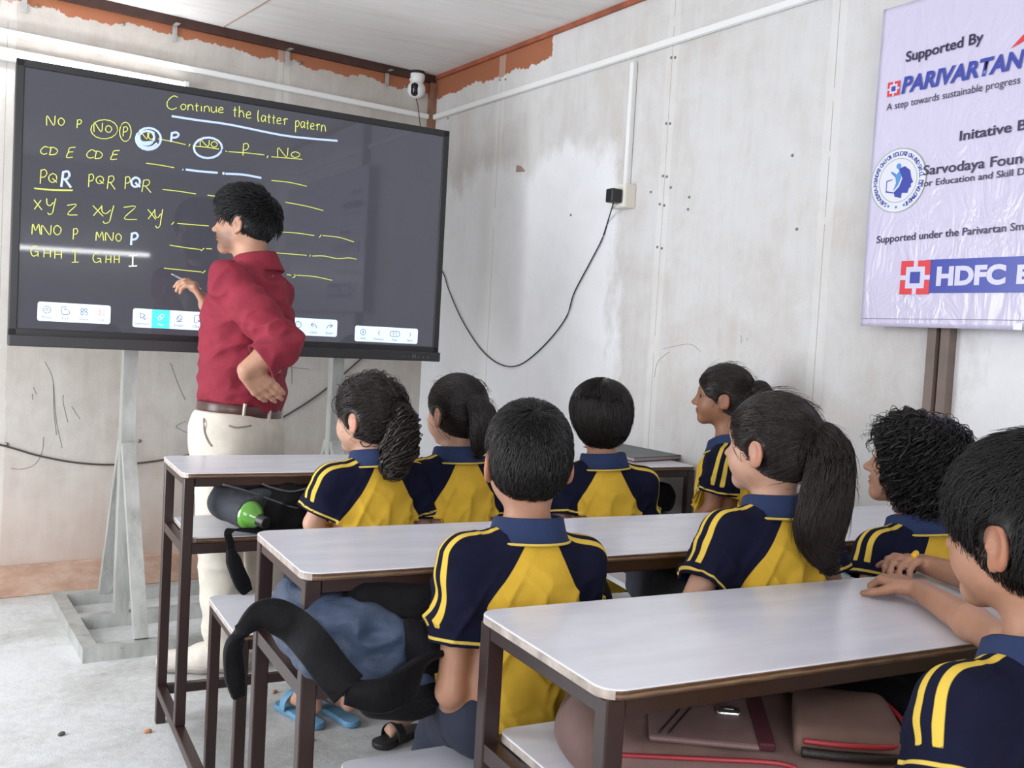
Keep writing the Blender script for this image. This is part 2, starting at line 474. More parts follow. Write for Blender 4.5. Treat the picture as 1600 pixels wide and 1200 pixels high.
_CO = np.array([(x, y, z) for x in (0, 1) for y in (0, 1) for z in (0, 1)])
_ED = [(i, j) for i in range(8) for j in range(i + 1, 8) if np.abs(_CO[i] - _CO[j]).sum() == 1]
def surface_nets(d, lo, res):
    s = d < 0; nx, ny, nz = d.shape
    cnt = np.zeros((nx - 1, ny - 1, nz - 1), np.int8)
    for o in _CO: cnt += s[o[0]:nx - 1 + o[0], o[1]:ny - 1 + o[1], o[2]:nz - 1 + o[2]]
    mix = (cnt > 0) & (cnt < 8)
    ids = np.full(mix.shape, -1, np.int64); ix = np.argwhere(mix); ids[mix] = np.arange(len(ix))
    val = np.stack([d[tuple((ix + o).T)] for o in _CO], 1)
    pos = np.zeros((len(ix), 3)); c = np.zeros(len(ix))
    for i, j in _ED:
        m = (val[:, i] < 0) != (val[:, j] < 0)
        t = val[m, i] / (val[m, i] - val[m, j])
        pos[m] += _CO[i] + t[:, None] * (_CO[j] - _CO[i]); c[m] += 1
    V = lo + res * (ix + pos / c[:, None])
    F = []
    for ax in range(3):
        a = [slice(1, -1)] * 3; b = [slice(1, -1)] * 3
        a[ax] = slice(0, -1); b[ax] = slice(1, None)
        s0, s1 = s[tuple(a)], s[tuple(b)]
        e = np.argwhere(s0 != s1)
        off = np.array([1, 1, 1]); off[ax] = 0; e = e + off
        fl = s[tuple(e.T)]
        u, w = [(1, 2), (2, 0), (0, 1)][ax]
        U = np.zeros(3, int); U[u] = 1; Wv = np.zeros(3, int); Wv[w] = 1
        q = np.stack([ids[tuple((e - U - Wv).T)], ids[tuple((e - Wv).T)], ids[tuple(e.T)], ids[tuple((e - U).T)]], 1)
        q = np.where(fl[:, None], q, q[:, ::-1]); F.append(q)
    F = np.concatenate(F); F = F[(F >= 0).all(1)]
    return V, F
def relax(V, F, it=1, lam=.5):
    for _ in range(it):
        S = np.zeros_like(V); c = np.zeros(len(V))
        for i in range(4):
            for j in ((i + 1) % 4, (i - 1) % 4):
                np.add.at(S, F[:, i], V[F[:, j]]); np.add.at(c, F[:, i], 1)
        V = V + lam * (S / np.maximum(c, 1)[:, None] - V)
    return V
_h = np.random.default_rng(3).random((32, 32, 32))
def vnoise(P, sc):
    """smooth value noise in 0..1"""
    Q = np.asarray(P) * sc; i = np.floor(Q).astype(int); f = Q - i; f = f * f * (3 - 2 * f); r = 0
    for dx in (0, 1):
        for dy in (0, 1):
            for dz in (0, 1):
                w = (f[..., 0] if dx else 1 - f[..., 0]) * (f[..., 1] if dy else 1 - f[..., 1]) * (f[..., 2] if dz else 1 - f[..., 2])
                r = r + w * _h[(i[..., 0] + dx) % 32, (i[..., 1] + dy) % 32, (i[..., 2] + dz) % 32]
    return r
def solid_obj(name, S, res, m, parent=None, it=1, wrinkle=0.0, wsc=(14, 14, 14), attrs=None, disp=None):
    V, F = S.surface(res)
    if it: V = relax(V, F, it, .45)
    if wrinkle or disp is not None:
        g = S.grad(V)
        a = 0
        if wrinkle: a = wrinkle * (np.abs(vnoise(V * np.asarray(wsc), 1.0) - .5) * -2 + .5 + .5 * (vnoise(V * np.asarray(wsc) * 2.3, 1.0) - .5))
        if disp is not None: a = a + disp(V)
        V = V + g * np.asarray(a)[:, None]
    me = raw_mesh(name, V, F)
    if attrs:
        for an, fn in attrs.items():
            at = me.attributes.new(an, 'FLOAT', 'POINT'); at.data.foreach_set('value', np.asarray(fn(V), np.float32))
    return link(name, me, m, parent)

# ------------------------------------------------------------------ people
def rotm(az, pitch=0.0, roll=0.0):
    """columns: right, forward, up; az = heading from +y towards +x, pitch up, roll to the right"""
    a, p, r = math.radians(az), math.radians(pitch), math.radians(roll)
    f = np.array([math.sin(a) * math.cos(p), math.cos(a) * math.cos(p), math.sin(p)])
    x = np.array([math.cos(a), -math.sin(a), 0.0]); u = np.cross(x, f)
    x2 = x * math.cos(r) - u * math.sin(r); u2 = x * math.sin(r) + u * math.cos(r)
    return np.stack([x2, f, u2], 1)

def skin_mat(name, col, dark):
    if name in MATS: return MATS[name]
    m, nt, b = new_mat(name)
    co = obj_co(nt)
    base = ramp(nt, noise(nt, co, 26, 5), [(.3, tuple(x * .9 for x in col)), (.7, tuple(x * 1.08 for x in col))])
    at = N(nt, 'ShaderNodeAttribute'); at.attribute_name = 'lip'
    base = mixc(nt, math_n(nt, 'MULTIPLY', at.outputs['Fac'], .65), base, (col[0] * .75, col[1] * .42, col[2] * .42))
    a2 = N(nt, 'ShaderNodeAttribute'); a2.attribute_name = 'beard'
    base = mixc(nt, math_n(nt, 'MULTIPLY', a2.outputs['Fac'], .7), base, dark)
    a3 = N(nt, 'ShaderNodeAttribute'); a3.attribute_name = 'ear_red'
    base = mixc(nt, math_n(nt, 'MULTIPLY', a3.outputs['Fac'], .4), base, (col[0] * 1.0, col[1] * .55, col[2] * .45))
    L(nt, base, b.inputs['Base Color'])
    b.inputs['Roughness'].default_value = .48; b.inputs['Specular IOR Level'].default_value = .4
    b.inputs['Subsurface Weight'].default_value = .12; b.inputs['Subsurface Radius'].default_value = (.012, .004, .002)
    b.inputs['Subsurface Scale'].default_value = .6
    bump(nt, b, noise(nt, co, 420, 3), .08, .001)
    MATS[name] = m; return m

def head_solid(S, o, M, s, child=True, ear=1.0):
    """o = head centre, M = frame, s = head height; features follow"""
    T = lambda p: o + M @ (_v(p) * s)
    def e(c, r, k=.05, op=1, R=None): S.ell(T(c), _v(r) * s, M if R is None else M @ R, k * s, op)
    def c(a, b, ra, rb=None, k=.05, op=1): S.cap(T(a), T(b), ra * s, (ra if rb is None else rb) * s, k * s, op)
    cz = .02 if child else 0.0
    e((0, -.05, .12 + cz), (.352, .425, .375)); e((0, -.15, -.03), (.29, .30, .27), .12)
    e((0, .13, -.10), (.275, .26, .33), .12)
    for x in (-1, 1):
        c((x * .19, .06, -.25), (x * .04, .27, -.405 if not child else -.385), .075, .07, .12)
        e((x * .15, .215, -.17), (.13 if child else .115, .135, .15 if child else .13), .10)
    e((0, .30, -.40 if not child else -.385), (.085, .07, .07), .07)
    c((-.13, .335, .075), (.13, .335, .075), .045, None, .09)
    for x in (-1, 1): e((x * .14, .415, -.005), (.085, .065, .05), .06, -1)
    c((0, .375, .03), (0, .452, -.125), .026, .042, .06)
    e((0, .462, -.135), (.05, .046, .042), .03)
    for x in (-1, 1): e((x * .05, .405, -.15), (.036, .042, .032), .03)
    e((0, .372, -.235), (.10, .055, .030), .025); e((0, .366, -.285), (.085, .052, .034), .025)
    c((-.085, .395, -.262), (.085, .395, -.262), .008, None, .018, -1)
    # eyelids
    for x in (-1, 1):
        c((x * .19, .305, .022), (x * .085, .338, .024), .024, None, .03); c((x * .185, .305, -.035), (x * .09, .33, -.04), .017, None, .03)
    # ears: dished shell with rim and lobe
    for x in (-1, 1):
        a = math.radians(28) * x; R = np.array([[math.cos(a), -math.sin(a), 0], [math.sin(a), math.cos(a), 0], [0, 0, 1]])
        tl = math.radians(12); R = R @ np.array([[1, 0, 0], [0, math.cos(tl), math.sin(tl)], [0, -math.sin(tl), math.cos(tl)]])
        E = ear
        e((x * .352, -.045, -.05), (.036, .088 * E, .135 * E), .03, 1, R)
        e((x * .402, -.030, -.035), (.046, .055 * E, .092 * E), .012, -1, R)
        e((x * .338, -.010, -.155), (.026, .045 * E, .05 * E), .02, 1, R)
        e((x * .352, .018, -.06), (.020, .020, .034), .015, 1, R)

def eyes(parent, o, M, s):
    for x in (-1, 1):
        c = o + M @ (np.array([x * .138, .308, -.010]) * s); r = .062 * s
        bm = bmesh.new(); bmesh.ops.create_uvsphere(bm, u_segments=20, v_segments=14, radius=r)
        for f in bm.faces:
            f.smooth = True
            d = f.calc_center_median().normalized()
            q = d.z
            f.material_index = 2 if q > .90 else (1 if q > .52 else 0)
        Mw = frame_mat(c, M[:, 0], M[:, 2], M[:, 1])       # ball's pole looks forward
        bmesh.ops.transform(bm, matrix=Mw, verts=bm.verts)
        ob = link('eye', bm_mesh('eye', bm), [mat('eye_white', (.42, .39, .36), .3), mat('iris', (.035, .016, .008), .12), mat('pupil', (.004, .004, .004), .1)], parent)
        # brow
        pts = [o + M @ (np.array([x * (.06 + .035 * k), .402 - .020 * k * k * .5 - .005 * k, .095 + .018 * math.sin(k * 1.0)]) * s) for k in range(5)]
        ribbon_obj('eyebrow', pts, np.interp(np.linspace(0, 1, 14), [0, .3, 1], [.03, .04, .012]) * s, .012 * s, M[:, 2], hair_mat('hair_black'), parent, 14)

def hair_mat(name, col=(.012, .009, .008), rough=.36):
    if name in MATS: return MATS[name]
    m, nt, b = new_mat(name)
    co = obj_co(nt)
    c = ramp(nt, noise(nt, co, 120, 3), [(.3, tuple(x * .6 for x in col)), (.75, tuple(x * 1.7 for x in col))])
    L(nt, c, b.inputs['Base Color']); b.inputs['Roughness'].default_value = rough
    b.inputs['Specular IOR Level'].default_value = .42
    bump(nt, b, noise(nt, obj_co(nt, (1, 1, .35)), 300, 3), .4, .002)
    MATS[name] = m; return m

def hand_solid(S, w, d, n, L_, side, curl=(25, 30, 20), spread=.0, thumb=(.9, .35), k=.006, curls=None):
    """w wrist, d towards the fingers, n = way the palm faces, L_ hand length, side=+1 if the thumb lies on the lat side"""
    d = _v(d) / np.linalg.norm(d); n = _v(n); n = n - d * (n @ d); n /= np.linalg.norm(n); lat = np.cross(d, n) * side
    q = L_ / .18; r0 = .0088 * q
    fr = [(-.030, .070, .030), (-.010, .080, .010), (.011, .077, -.009), (.031, .062, -.03)]      # lateral place (index..little), length
    for j, (la, fl, sp) in enumerate(fr):
        la = -la; b = w + d * .085 * q * (1 - .06 * abs(j - 1.2)) + lat * la * q
        S.cap(w + d * .012 * q + lat * la * .62 * q, b, .0125 * q, .0105 * q, .012 * q)
        cc = curls[j] if curls else curl
        a = 0.0; p = b; seg = (fl * .45 * q, fl * .30 * q, fl * .25 * q)
        dd = d + lat * (sp * -1) * (1 + spread * 8); dd = dd / np.linalg.norm(dd)
        for t in range(3):
            a += math.radians(cc[t]); v = dd * math.cos(a) + n * math.sin(a); e = p + v * seg[t]
            S.cap(p, e, r0 * (1.04 - .10 * t), r0 * (.96 - .11 * t), k * q); p = e
    tb = w + d * .028 * q + lat * .024 * q; t1 = tb + (d * .55 + lat * .75 + n * thumb[1]) * .036 * q
    t2 = t1 + (d * thumb[0] + lat * .35 + n * thumb[1] * 1.3) / np.linalg.norm(d * thumb[0] + lat * .35 + n * thumb[1] * 1.3) * .030 * q
    t3 = t2 + (d * 1.0 + lat * .05 + n * thumb[1] * 1.2) / np.linalg.norm(d * 1.0 + lat * .05 + n * thumb[1] * 1.2) * .024 * q
    S.cap(w + d * .015 * q + lat * .012 * q, tb, .0135 * q, .013 * q, .012 * q); S.cap(tb, t1, .0125 * q, .0105 * q, .012 * q)
    S.cap(t1, t2, .0103 * q, .0092 * q, k * q); S.cap(t2, t3, .0092 * q, .0075 * q, k * q)

def strand_mesh(name, S, roots, dirfn, m, parent, steps=9, step=.008, off=.002, rad=.0011, jit=.25, curl=0.0, curln=3.0, lift=None, grav=0.0, cling=1.0, seed=1, stepvar=.4, avoid=(), helix=0.0):
    """locks of hair: start on the hair mass S and follow dirfn over its surface"""
    g = np.random.default_rng(seed); P = np.array(roots, float); K = len(P)
    ln = step * (1 - stepvar + 2 * stepvar * g.random(K))[:, None]
    of = off * (.4 + 1.2 * g.random(K)); jd = g.normal(0, jit, (K, 3)); ph = g.random(K) * 6.28
    out = []; prev = None
    for t in range(steps):
        gr = S.grad(P); dd = S(P)
        lf = 0 if lift is None else lift * t / steps
        P = P + gr * ((of + lf - dd) * np.where(dd < of + lf, 1.0, .55 * cling))[:, None]
        out.append(P.copy())
        D = dirfn(P, gr) + jd; D[:, 2] -= grav * t
        D = D - gr * (D * gr).sum(1, keepdims=True) * .9
        D /= np.linalg.norm(D, axis=1, keepdims=True) + 1e-9
        if curl > 0:
            side = np.cross(D, gr); a = ph + t * curln
            D = D + curl * (side * np.cos(a)[:, None] + gr * .8 * np.sin(a)[:, None]); D /= np.linalg.norm(D, axis=1, keepdims=True) + 1e-9
        if prev is not None: D = .55 * D + .45 * prev; D /= np.linalg.norm(D, axis=1, keepdims=True) + 1e-9
        prev = D; P = P + D * ln
    A = np.stack(out, 1)
    if helix:
        T = np.gradient(A, axis=1); T /= np.linalg.norm(T, axis=2, keepdims=True) + 1e-9
        x = np.cross(T, g.normal(0, 1, (K, 1, 3))); x /= np.linalg.norm(x, axis=2, keepdims=True) + 1e-9; y = np.cross(T, x)
        a = ph[:, None] + np.arange(steps)[None] * curln * (.7 + .6 * g.random(K))[:, None]; am = helix * (.5 + g.random(K))[:, None] * np.minimum(1, np.arange(steps) / 5)[None]
        A = A + am[..., None] * (x * np.cos(a)[..., None] + y * np.sin(a)[..., None])
    for c, r, Mx in avoid:
        ok = (np.linalg.norm(((A - c) @ Mx) / r, axis=2) > 1).all(1); A = A[ok]; g = np.random.default_rng(seed)
    K = len(A)
    tp = np.linspace(0, 1, steps); rr = rad * (1 - .75 * tp ** 2)[None] * (.7 + .6 * g.random(K))[:, None]
    V, F = tube_arrays(A, rr, 3)
    return V, F
def pick_roots(V, n, seed, cond=None):
    g = np.random.default_rng(seed)
    if cond is not None: V = V[cond(V)]
    return V[g.integers(0, len(V), n)] + g.normal(0, .001, (n, 3))
def join_arrays(parts):
    Vs, Fs, o = [], [], 0
    for V, F in parts: Vs.append(V); Fs.append(F + o); o += len(V)
    return np.concatenate(Vs), np.concatenate(Fs)
def _v3(*a): return np.array(a, float)
# ------------------------------------------------------------------ room shell
def sF(u, v): return float((front(u, v) - CO) @ FD)
def sR(u, v): return float((right(u, v) - CO) @ RD)
WLEN = 4.4
def wall_obj(name, loc, rz, x0, x1, z1, m, th=.12):
    bm = bmesh.new(); add_box(bm, ((x0 + x1) / 2, th / 2, z1 / 2), (x1 - x0, th, z1))
    o = link(name, bm_mesh(name, bm), m); o.location = loc; o.rotation_euler = (0, 0, rz); o['kind'] = 'structure'; return o
m_front = wall_mat('wall_front_wash', [(.30, (.36, .305, .265)), (.45, (.465, .42, .38)), (.58, (.555, .52, .485)), (.75, (.63, .60, .57))],
                   [sF(13, 20), sF(443, 110)], ZC - .030, None, low=(.62, .55))
wf = wall_obj('wall_front', CO, PHI1, -WLEN, .12, ZC + .05, m_front)
# the right wall: local x runs along RD (towards the corner), its room side is the -y side after a turn
m_right = wall_mat('wall_right_wash', [(.30, (.47, .40, .345)), (.42, (.56, .525, .495)), (.54, (.625, .615, .61)), (.72, (.68, .68, .69))],
                   [sR(1042, 225), sR(785, 110), sR(1290, 330)], ZC - .055, -1.05, streak=1.1, patches=[(-1.55, None, None, 1.95, (.80, .805, .83), .85), (-5, -3.05, None, 2.3, (.82, .82, .84), .8)])
bm = bmesh.new(); add_box(bm, (-3.4, -.06, (ZC + .05) / 2), (7.0, .12, ZC + .05))
wr = link('wall_right', bm_mesh('wall_right', bm), m_right)
wr.matrix_world = frame_mat(CO, RD, np.cross([0, 0, 1], RD), (0, 0, 1)); wr['kind'] = 'structure'
# floor: worn pale cement
m, nt, b = new_mat('cement_floor')
co = obj_co(nt)
f1 = noise(nt, co, 2.2, 7, .62, .6); f2 = noise(nt, co, 30, 6, .7); f3 = noise(nt, co, 160, 3, .6)
t = math_n(nt, 'ADD', math_n(nt, 'MULTIPLY', f1, .7), math_n(nt, 'MULTIPLY', f2, .3))
c = ramp(nt, t, [(.32, (.34, .33, .315)), (.46, (.50, .50, .49)), (.58, (.62, .63, .635)), (.75, (.68, .69, .70))])
c = mixc(nt, math_n(nt, 'MULTIPLY', math_n(nt, 'GREATER_THAN', f3, .70), .45), c, (.25, .22, .18))
L(nt, c, b.inputs['Base Color']); b.inputs['Roughness'].default_value = .75
bump(nt, b, math_n(nt, 'ADD', t, math_n(nt, 'MULTIPLY', f3, .15)), .5, .012)
fl = box_obj('floor', (.3, 1.2, -.06), (6.0, 8.4, .12), m); fl['kind'] = 'structure'
# ceiling: pale boards with a brushed grain
m, nt, b = new_mat('ceiling_board')
co = obj_co(nt)
g = noise(nt, obj_co(nt, (1.0, 9, 1)), 2.4, 7, .65, .3); f1 = noise(nt, co, 1.6, 4)
t = math_n(nt, 'ADD', math_n(nt, 'MULTIPLY', g, .6), math_n(nt, 'MULTIPLY', f1, .4))
L(nt, ramp(nt, t, [(.3, (.64, .59, .56)), (.45, (.76, .735, .71)), (.65, (.83, .82, .81))]), b.inputs['Base Color'])
b.inputs['Roughness'].default_value = .8
bump(nt, b, g, .15, .004)
ce = box_obj('ceiling', (.3, 1.2, ZC + .10), (6.0, 8.4, .10), m); ce['kind'] = 'structure'
# joint strip in the ceiling boards and the steel angle under its edge
m_red = mat('red_oxide_steel', (.30, .085, .04), .6, var=.3, vscale=14)
m_dkred = mat('dark_red_steel', (.05, .018, .012), .6, var=.3, vscale=14)
a = CO - FD * 3.9 - FN * .012; bq = CO - FN * .012 - FD * .01
t1 = beam_obj('trim_1', a + [0, 0, ZC + .030], bq + [0, 0, ZC + .030], .022, .038, m_dkred); t1['kind'] = 'structure'
a = CO - RD * .02 - RN * .008; bq = CO - RD * 5.0 - RN * .008
t2 = beam_obj('trim_2', a + [0, 0, ZC + .040], bq + [0, 0, ZC + .040], .014, .020, m_red); t2['kind'] = 'structure'
j0, j1 = atz(400, 12, ZC + .049), atz(326, 56, ZC + .049); t6 = beam_obj('trim_6', j0 + (j0 - j1) * 2, j1, .006, .003, mat('joint_tan', (.42, .30, .24), .8)); t6['kind'] = 'structure'
# brown steel post in the corner (thin, red-brown) and the double post under the banner
t3 = beam_obj('trim_3', CO - FD * .022 - FN * .012 + [0, 0, 2.02], CO - FD * .022 - FN * .012 + [0, 0, ZC + .03], .040, .022, mat('corner_post', (.30, .15, .09), .6, var=.35, vscale=7), up=tuple(FN)); t3['kind'] = 'structure'
m_post = mat('brown_post', (.17, .125, .105), .55, var=.2, vscale=8)
pb = right(1467.5, 560); pb[2] = 0
p_a = beam_obj('trim_4', pb - RN * .02, pb - RN * .02 + [0, 0, ZC + .03], .026, .04, m_post, up=tuple(RN)); p_a['kind'] = 'structure'
p_b = beam_obj('trim_5', pb - RD * .034 - RN * .016, pb - RD * .034 - RN * .016 + [0, 0, ZC + .03], .026, .032, m_post, up=tuple(RN)); p_b['kind'] = 'structure'
# skirting of red cement along the front wall
m, nt, b = new_mat('red_cement')
co = obj_co(nt); f = noise(nt, obj_co(nt, (1, 1, 2)), 6, 7, .65)
L(nt, ramp(nt, f, [(.3, (.33, .20, .14)), (.5, (.47, .30, .22)), (.72, (.55, .43, .35))]), b.inputs['Base Color']); b.inputs['Roughness'].default_value = .85
bump(nt, b, f, .3, .006)
bm = bmesh.new(); beam(bm, CO - FD * 4.3 - FN * .008 + np.array([0, 0, .066]), CO - FN * .008 + np.array([0, 0, .066]), .016, .132, bev=.004)
o = link('baseboard_front', bm_mesh('baseboard_front', bm), m); o['kind'] = 'structure'
# the unseen walls: left with a wide opening letting daylight in, back with an opening added for fill light
m_plain = mat('plain_wash', (.70, .67, .64), .9, var=.08, vscale=4)
bm = bmesh.new()
for c, s in (((-1.72, -1.13, 1.25), (.12, 1.98, 2.5)), ((-1.72, 1.64, 1.25), (.12, 1.08, 2.5)), ((-1.72, 4.02, 1.25), (.12, .98, 2.5)), ((-1.72, 2.85, 2.35), (.12, 1.36, .35)), ((-1.72, .48, 2.35), (.12, 1.25, .35)), ((-1.72, .48, .47), (.12, 1.25, .94))): add_box(bm, c, s)
o = link('wall_left', bm_mesh('wall_left', bm), m_plain); o['kind'] = 'structure'
bm = bmesh.new()
for c, s in (((-1.45, -2.06, 1.25), (.42, .12, 2.5)), ((1.6, -2.06, 1.25), (2.2, .12, 2.5)), ((-.37, -2.06, 2.4), (1.75, .12, .25)), ((-.37, -2.06, .5), (1.75, .12, 1.0))): add_box(bm, c, s)
o = link('wall_back', bm_mesh('wall_back', bm), m_plain); o['kind'] = 'structure'

# ------------------------------------------------------------------ marks and fittings on the walls
def strokes_mesh(name, polys, r, m, parent, sides=4, n=14):
    parts = []
    for P in polys:
        P = smooth_path(P, n)[None]; parts.append(tube_arrays(P, np.full(P.shape[:2], r), sides))
    V, F = join_arrays(parts); return link(name, raw_mesh(name, V, F), m, parent)
m_pencil = mat('pencil_mark', (.17, .18, .17), .8)
sc = [[(70, 565), (80, 585), (84, 605), (86, 640), (90, 670), (97, 700)], [(83, 600), (84, 640), (88, 680)], [(99, 617), (98, 625), (102, 645), (106, 660)],
      [(68, 683), (66, 705), (55, 725), (35, 733), (17, 732)], [(275, 668), (276, 665), (290, 658)], [(275, 668), (290, 675), (304, 679)], [(266, 567), (278, 600), (289, 625)],
      [(443, 600), (450, 575), (455, 568), (456, 600)], [(450, 573), (465, 575), (482, 577)], [(112, 635), (118, 645), (125, 655)], [(52, 605), (55, 612), (57, 617)], [(50, 615), (51, 625)]]
o = strokes_mesh('pencil_scribble', [[front(u, v, .001) for u, v in s] for s in sc], .0009, m_pencil, None); place(o, wf); o['kind'] = 'structure'
sc = [[(735, 645), (742, 643)], [(700, 690), (712, 672)], [(1036, 545), (1058, 540), (1080, 538), (1095, 550)], [(1022, 590), (1028, 565), (1045, 550)], [(1158, 524), (1158, 536)], [(1167, 528), (1168, 532)], [(1380, 330), (1372, 300), (1365, 290)], [(640, 0), (641, 0)]][:-1]
o = strokes_mesh('pencil_scribble', [[right(u, v, .001) for u, v in s] for s in sc], .0007, mat('faint_pencil', (.36, .35, .34), .8), None); place(o, wr); o['kind'] = 'structure'
m_screw = mat('screw_head', (.25, .24, .23), .4, .6)
def studs(pts, fn, wall, nrm, r):
    for u, v in pts:
        P = fn(u, v, .001)
        bm = bmesh.new(); bmesh.ops.create_uvsphere(bm, u_segments=10, v_segments=6, radius=r); bmesh.ops.translate(bm, vec=P, verts=bm.verts)
        o = link('screw', bm_mesh('screw', bm, True), m_screw); place(o, wall); o['kind'] = 'structure'
studs([(217, 689), (10, 694), (57, 10), (192, 38), (469, 99), (633, 134)], front, wf, FN, .008)
studs([(1036, 275), (1042, 276), (1031, 319), (1038, 321), (1027, 386), (1034, 388), (1077, 308), (1075, 327), (1055, 90), (1049, 90), (1041, 193), (1047, 193), (781, 125), (790, 124), (700, 185), (892, 336), (1017, 300), (1048, 293), (1245, 358), (1238, 243)], right, wr, RN, .005)
# chip in the right wall (a peeled triangle)
tri = [right(806, 269, .002), right(813, 259, .006), right(821, 268, .002)]
bm = bmesh.new(); lo = [bm.verts.new(p) for p in tri]; hi = [bm.verts.new(p - RN * .02) for p in tri[1:2]]
bm.faces.new(lo); bm.faces.new((lo[0], lo[1], hi[0])); bm.faces.new((lo[1], lo[2], hi[0])); bm.faces.new((lo[2], lo[0], hi[0]))
o = link('peeled_board', bm_mesh('peeled_board', bm), mat('peeled', (.42, .30, .26), .9)); place(o, wr); o['kind'] = 'structure'

# white cable trunking
m_pvc = mat('white_pvc', (.74, .74, .73), .35)
def trunk(name, a, b, w, h, nrm, label, cat='cable trunking'):
    r = empty(name, tuple(a)); tag(r, label, cat, 'white cable trunking on the walls')
    o = beam_obj('channel', a, b, h * .6, w, m_pvc, None, bev=.002, up=(0, 0, 1)); place(o, r)
    o = beam_obj('snap_lid', np.array(a) - nrm * h * .5, np.array(b) - nrm * h * .5, h * .5, w * .86, mat('white_pvc_lid', (.80, .80, .79), .3), None, bev=.002); place(o, r)
    return r
zr = np.array([0, 0, ZR])
trunk('cable_trunking', CO - FD * 3.6 - FN * .008 + zr, CO - FD * .004 - FN * .008 + zr, .026, .014, FN, 'long white cable trunking running above the big black screen')
trunk('cable_trunking', CO - RD * .02 - RN * .008 + zr, CO - RD * 4.4 - RN * .008 + zr, .028, .014, RN, 'long white cable trunking rising along the top of the right wall')
a = right(991.5, 98, .009); b_ = right(985.5, 290, .009); b_[:2] = a[:2]
r = empty('cable_trunking', tuple(b_)); tag(r, 'short vertical white trunking dropping to the wall socket', 'cable trunking', 'white cable trunking on the walls')
place(beam_obj('channel', a, b_, .022, .012, m_pvc, None, up=tuple(RN)), r)
place(beam_obj('snap_lid', a - RN * .008, b_ - RN * .008, .020, .008, MATS['white_pvc_lid'], None, up=tuple(RN)), r)
# socket box with charger
sb = right(973, 305, 0.0); sb[:2] = b_[:2] + RN[:2] * .009; sb[2] = b_[2] - .042
Rw = np.stack([RD, np.cross([0, 0, 1], RD), [0, 0, 1]], 1)     # columns: along wall, into the room(+), up
RM = Matrix([list(x) for x in Rw])
inr = -RN
r = empty('wall_socket', tuple(sb)); tag(r, 'cream wall socket box at the foot of the short trunking', 'socket')
place(box_obj('back_box', sb + inr * .024, (.088, .048, .088), mat('cream_plastic', (.74, .70, .62), .4), None, .003, RM), r)
place(box_obj('face_plate', sb + inr * .050 , (.084, .006, .084), mat('cream_plate', (.80, .77, .70), .35), None, .002, RM), r)
place(box_obj('rocker_switch', sb + inr * .055 + RD * .022 + np.array([0, 0, .02]), (.018, .006, .026), mat('white_pvc_lid', (.8, .8, .79)), None, .001, RM), r)
ch = sb + inr * .078 - RD * .012 - np.array([0, 0, .004])
r = empty('charger_plug', tuple(ch)); tag(r, 'black plug-in charger in the wall socket', 'charger')
m_blk = mat('black_plastic', (.012, .012, .013), .4)
place(box_obj('body', ch, (.044, .048, .052), m_blk, None, .006, RM), r)
cp = [(957, 325), (950, 345), (940, 375), (921, 412), (897, 458), (884, 497), (850, 540), (812, 570), (781, 569), (751, 545), (722, 500), (702, 455), (694, 430), (685, 415)]
P = [ch - np.array([0, 0, .026])] + [right(u, v, .008) for u, v in cp[1:]]
o = tube_obj('power_cable', P, .0028, m_blk, None, 6, 90); tag(o, 'thin black cable sagging across the right wall from the charger', 'cable')
cp = [(-620, 560), (-400, 610), (-150, 660), (0, 695), (60, 712), (120, 723), (180, 726), (245, 720), (310, 707), (380, 684), (440, 653), (500, 615), (557, 567), (575, 550)]
o = tube_obj('wall_cable', [front(u, v, .008) for u, v in cp], .0042, mat('grey_cable', (.06, .05, .048), .5), None, 6, 90); tag(o, 'dark cable sagging along the front wall behind the screen stand', 'cable')
# metal clips hooked over the top of the front wall
for i, (u, v, lb) in enumerate(((38, 6, 'bent metal clip at the far left above the screen'), (273, 53, 'bent metal clip above the word Continue on the screen'), (449, 91, 'bent metal clip midway along the ceiling edge'), (605, 123, 'bent metal clip nearest the white camera'))):
    P = front(u, v, .012)
    bm = bmesh.new(); R3 = Matrix.Rotation(PHI1, 3, 'Z')
    add_box(bm, P, (.020, .003, .07), R3, .001); add_box(bm, P + np.array([0, 0, .036]) - FN * .022, (.020, .048, .003), R3, .001)
    o = link('metal_clip', bm_mesh('metal_clip', bm), mat('galvanised', (.50, .50, .49), .4, .7, var=.15, vscale=30)); tag(o, lb, 'clip', 'metal clips along the ceiling edge')
# tube light on the front wall
ta, tb = front(-60, 72, .05), front(291, 131, .05); tb[2] = ta[2] = (ta[2] + tb[2]) / 2 - .004
r = empty('tube_light', tuple(ta)); tag(r, 'lit white tube light on the wall above the screen', 'lamp')
place(beam_obj('batten', ta + FN * .028, tb + FN * .028, .03, .045, mat('white_enamel', (.8, .8, .8), .3), None), r)
mt = mat('lit_tube', (1, 1, 1), .3, emit=(.95, .98, 1.0), estr=18)
place(tube_obj('fluorescent_tube', [ta, tb], .013, mt, None, 12, 4), r)
for q in (ta, tb): place(box_obj('lamp_holder', q + FN * .012, (.02, .05, .045), MATS['white_enamel'], None, .003, Matrix.Rotation(PHI1, 3, 'Z')), r)
# a second tube on the wall behind the viewer, seen mirrored in the screen
ta, tb = _v3(.80, -1.93, 1.690), _v3(1.96, -1.93, 1.722)
r = empty('tube_light', tuple(ta)); tag(r, 'lit white tube light whose reflection crosses the left half of the screen', 'lamp')
place(beam_obj('batten', ta - _v3(0, .034, 0), tb - _v3(0, .034, 0), .03, .045, MATS['white_enamel'], None), r)
place(tube_obj('fluorescent_tube', [ta, tb], .013, mt, None, 12, 4), r)

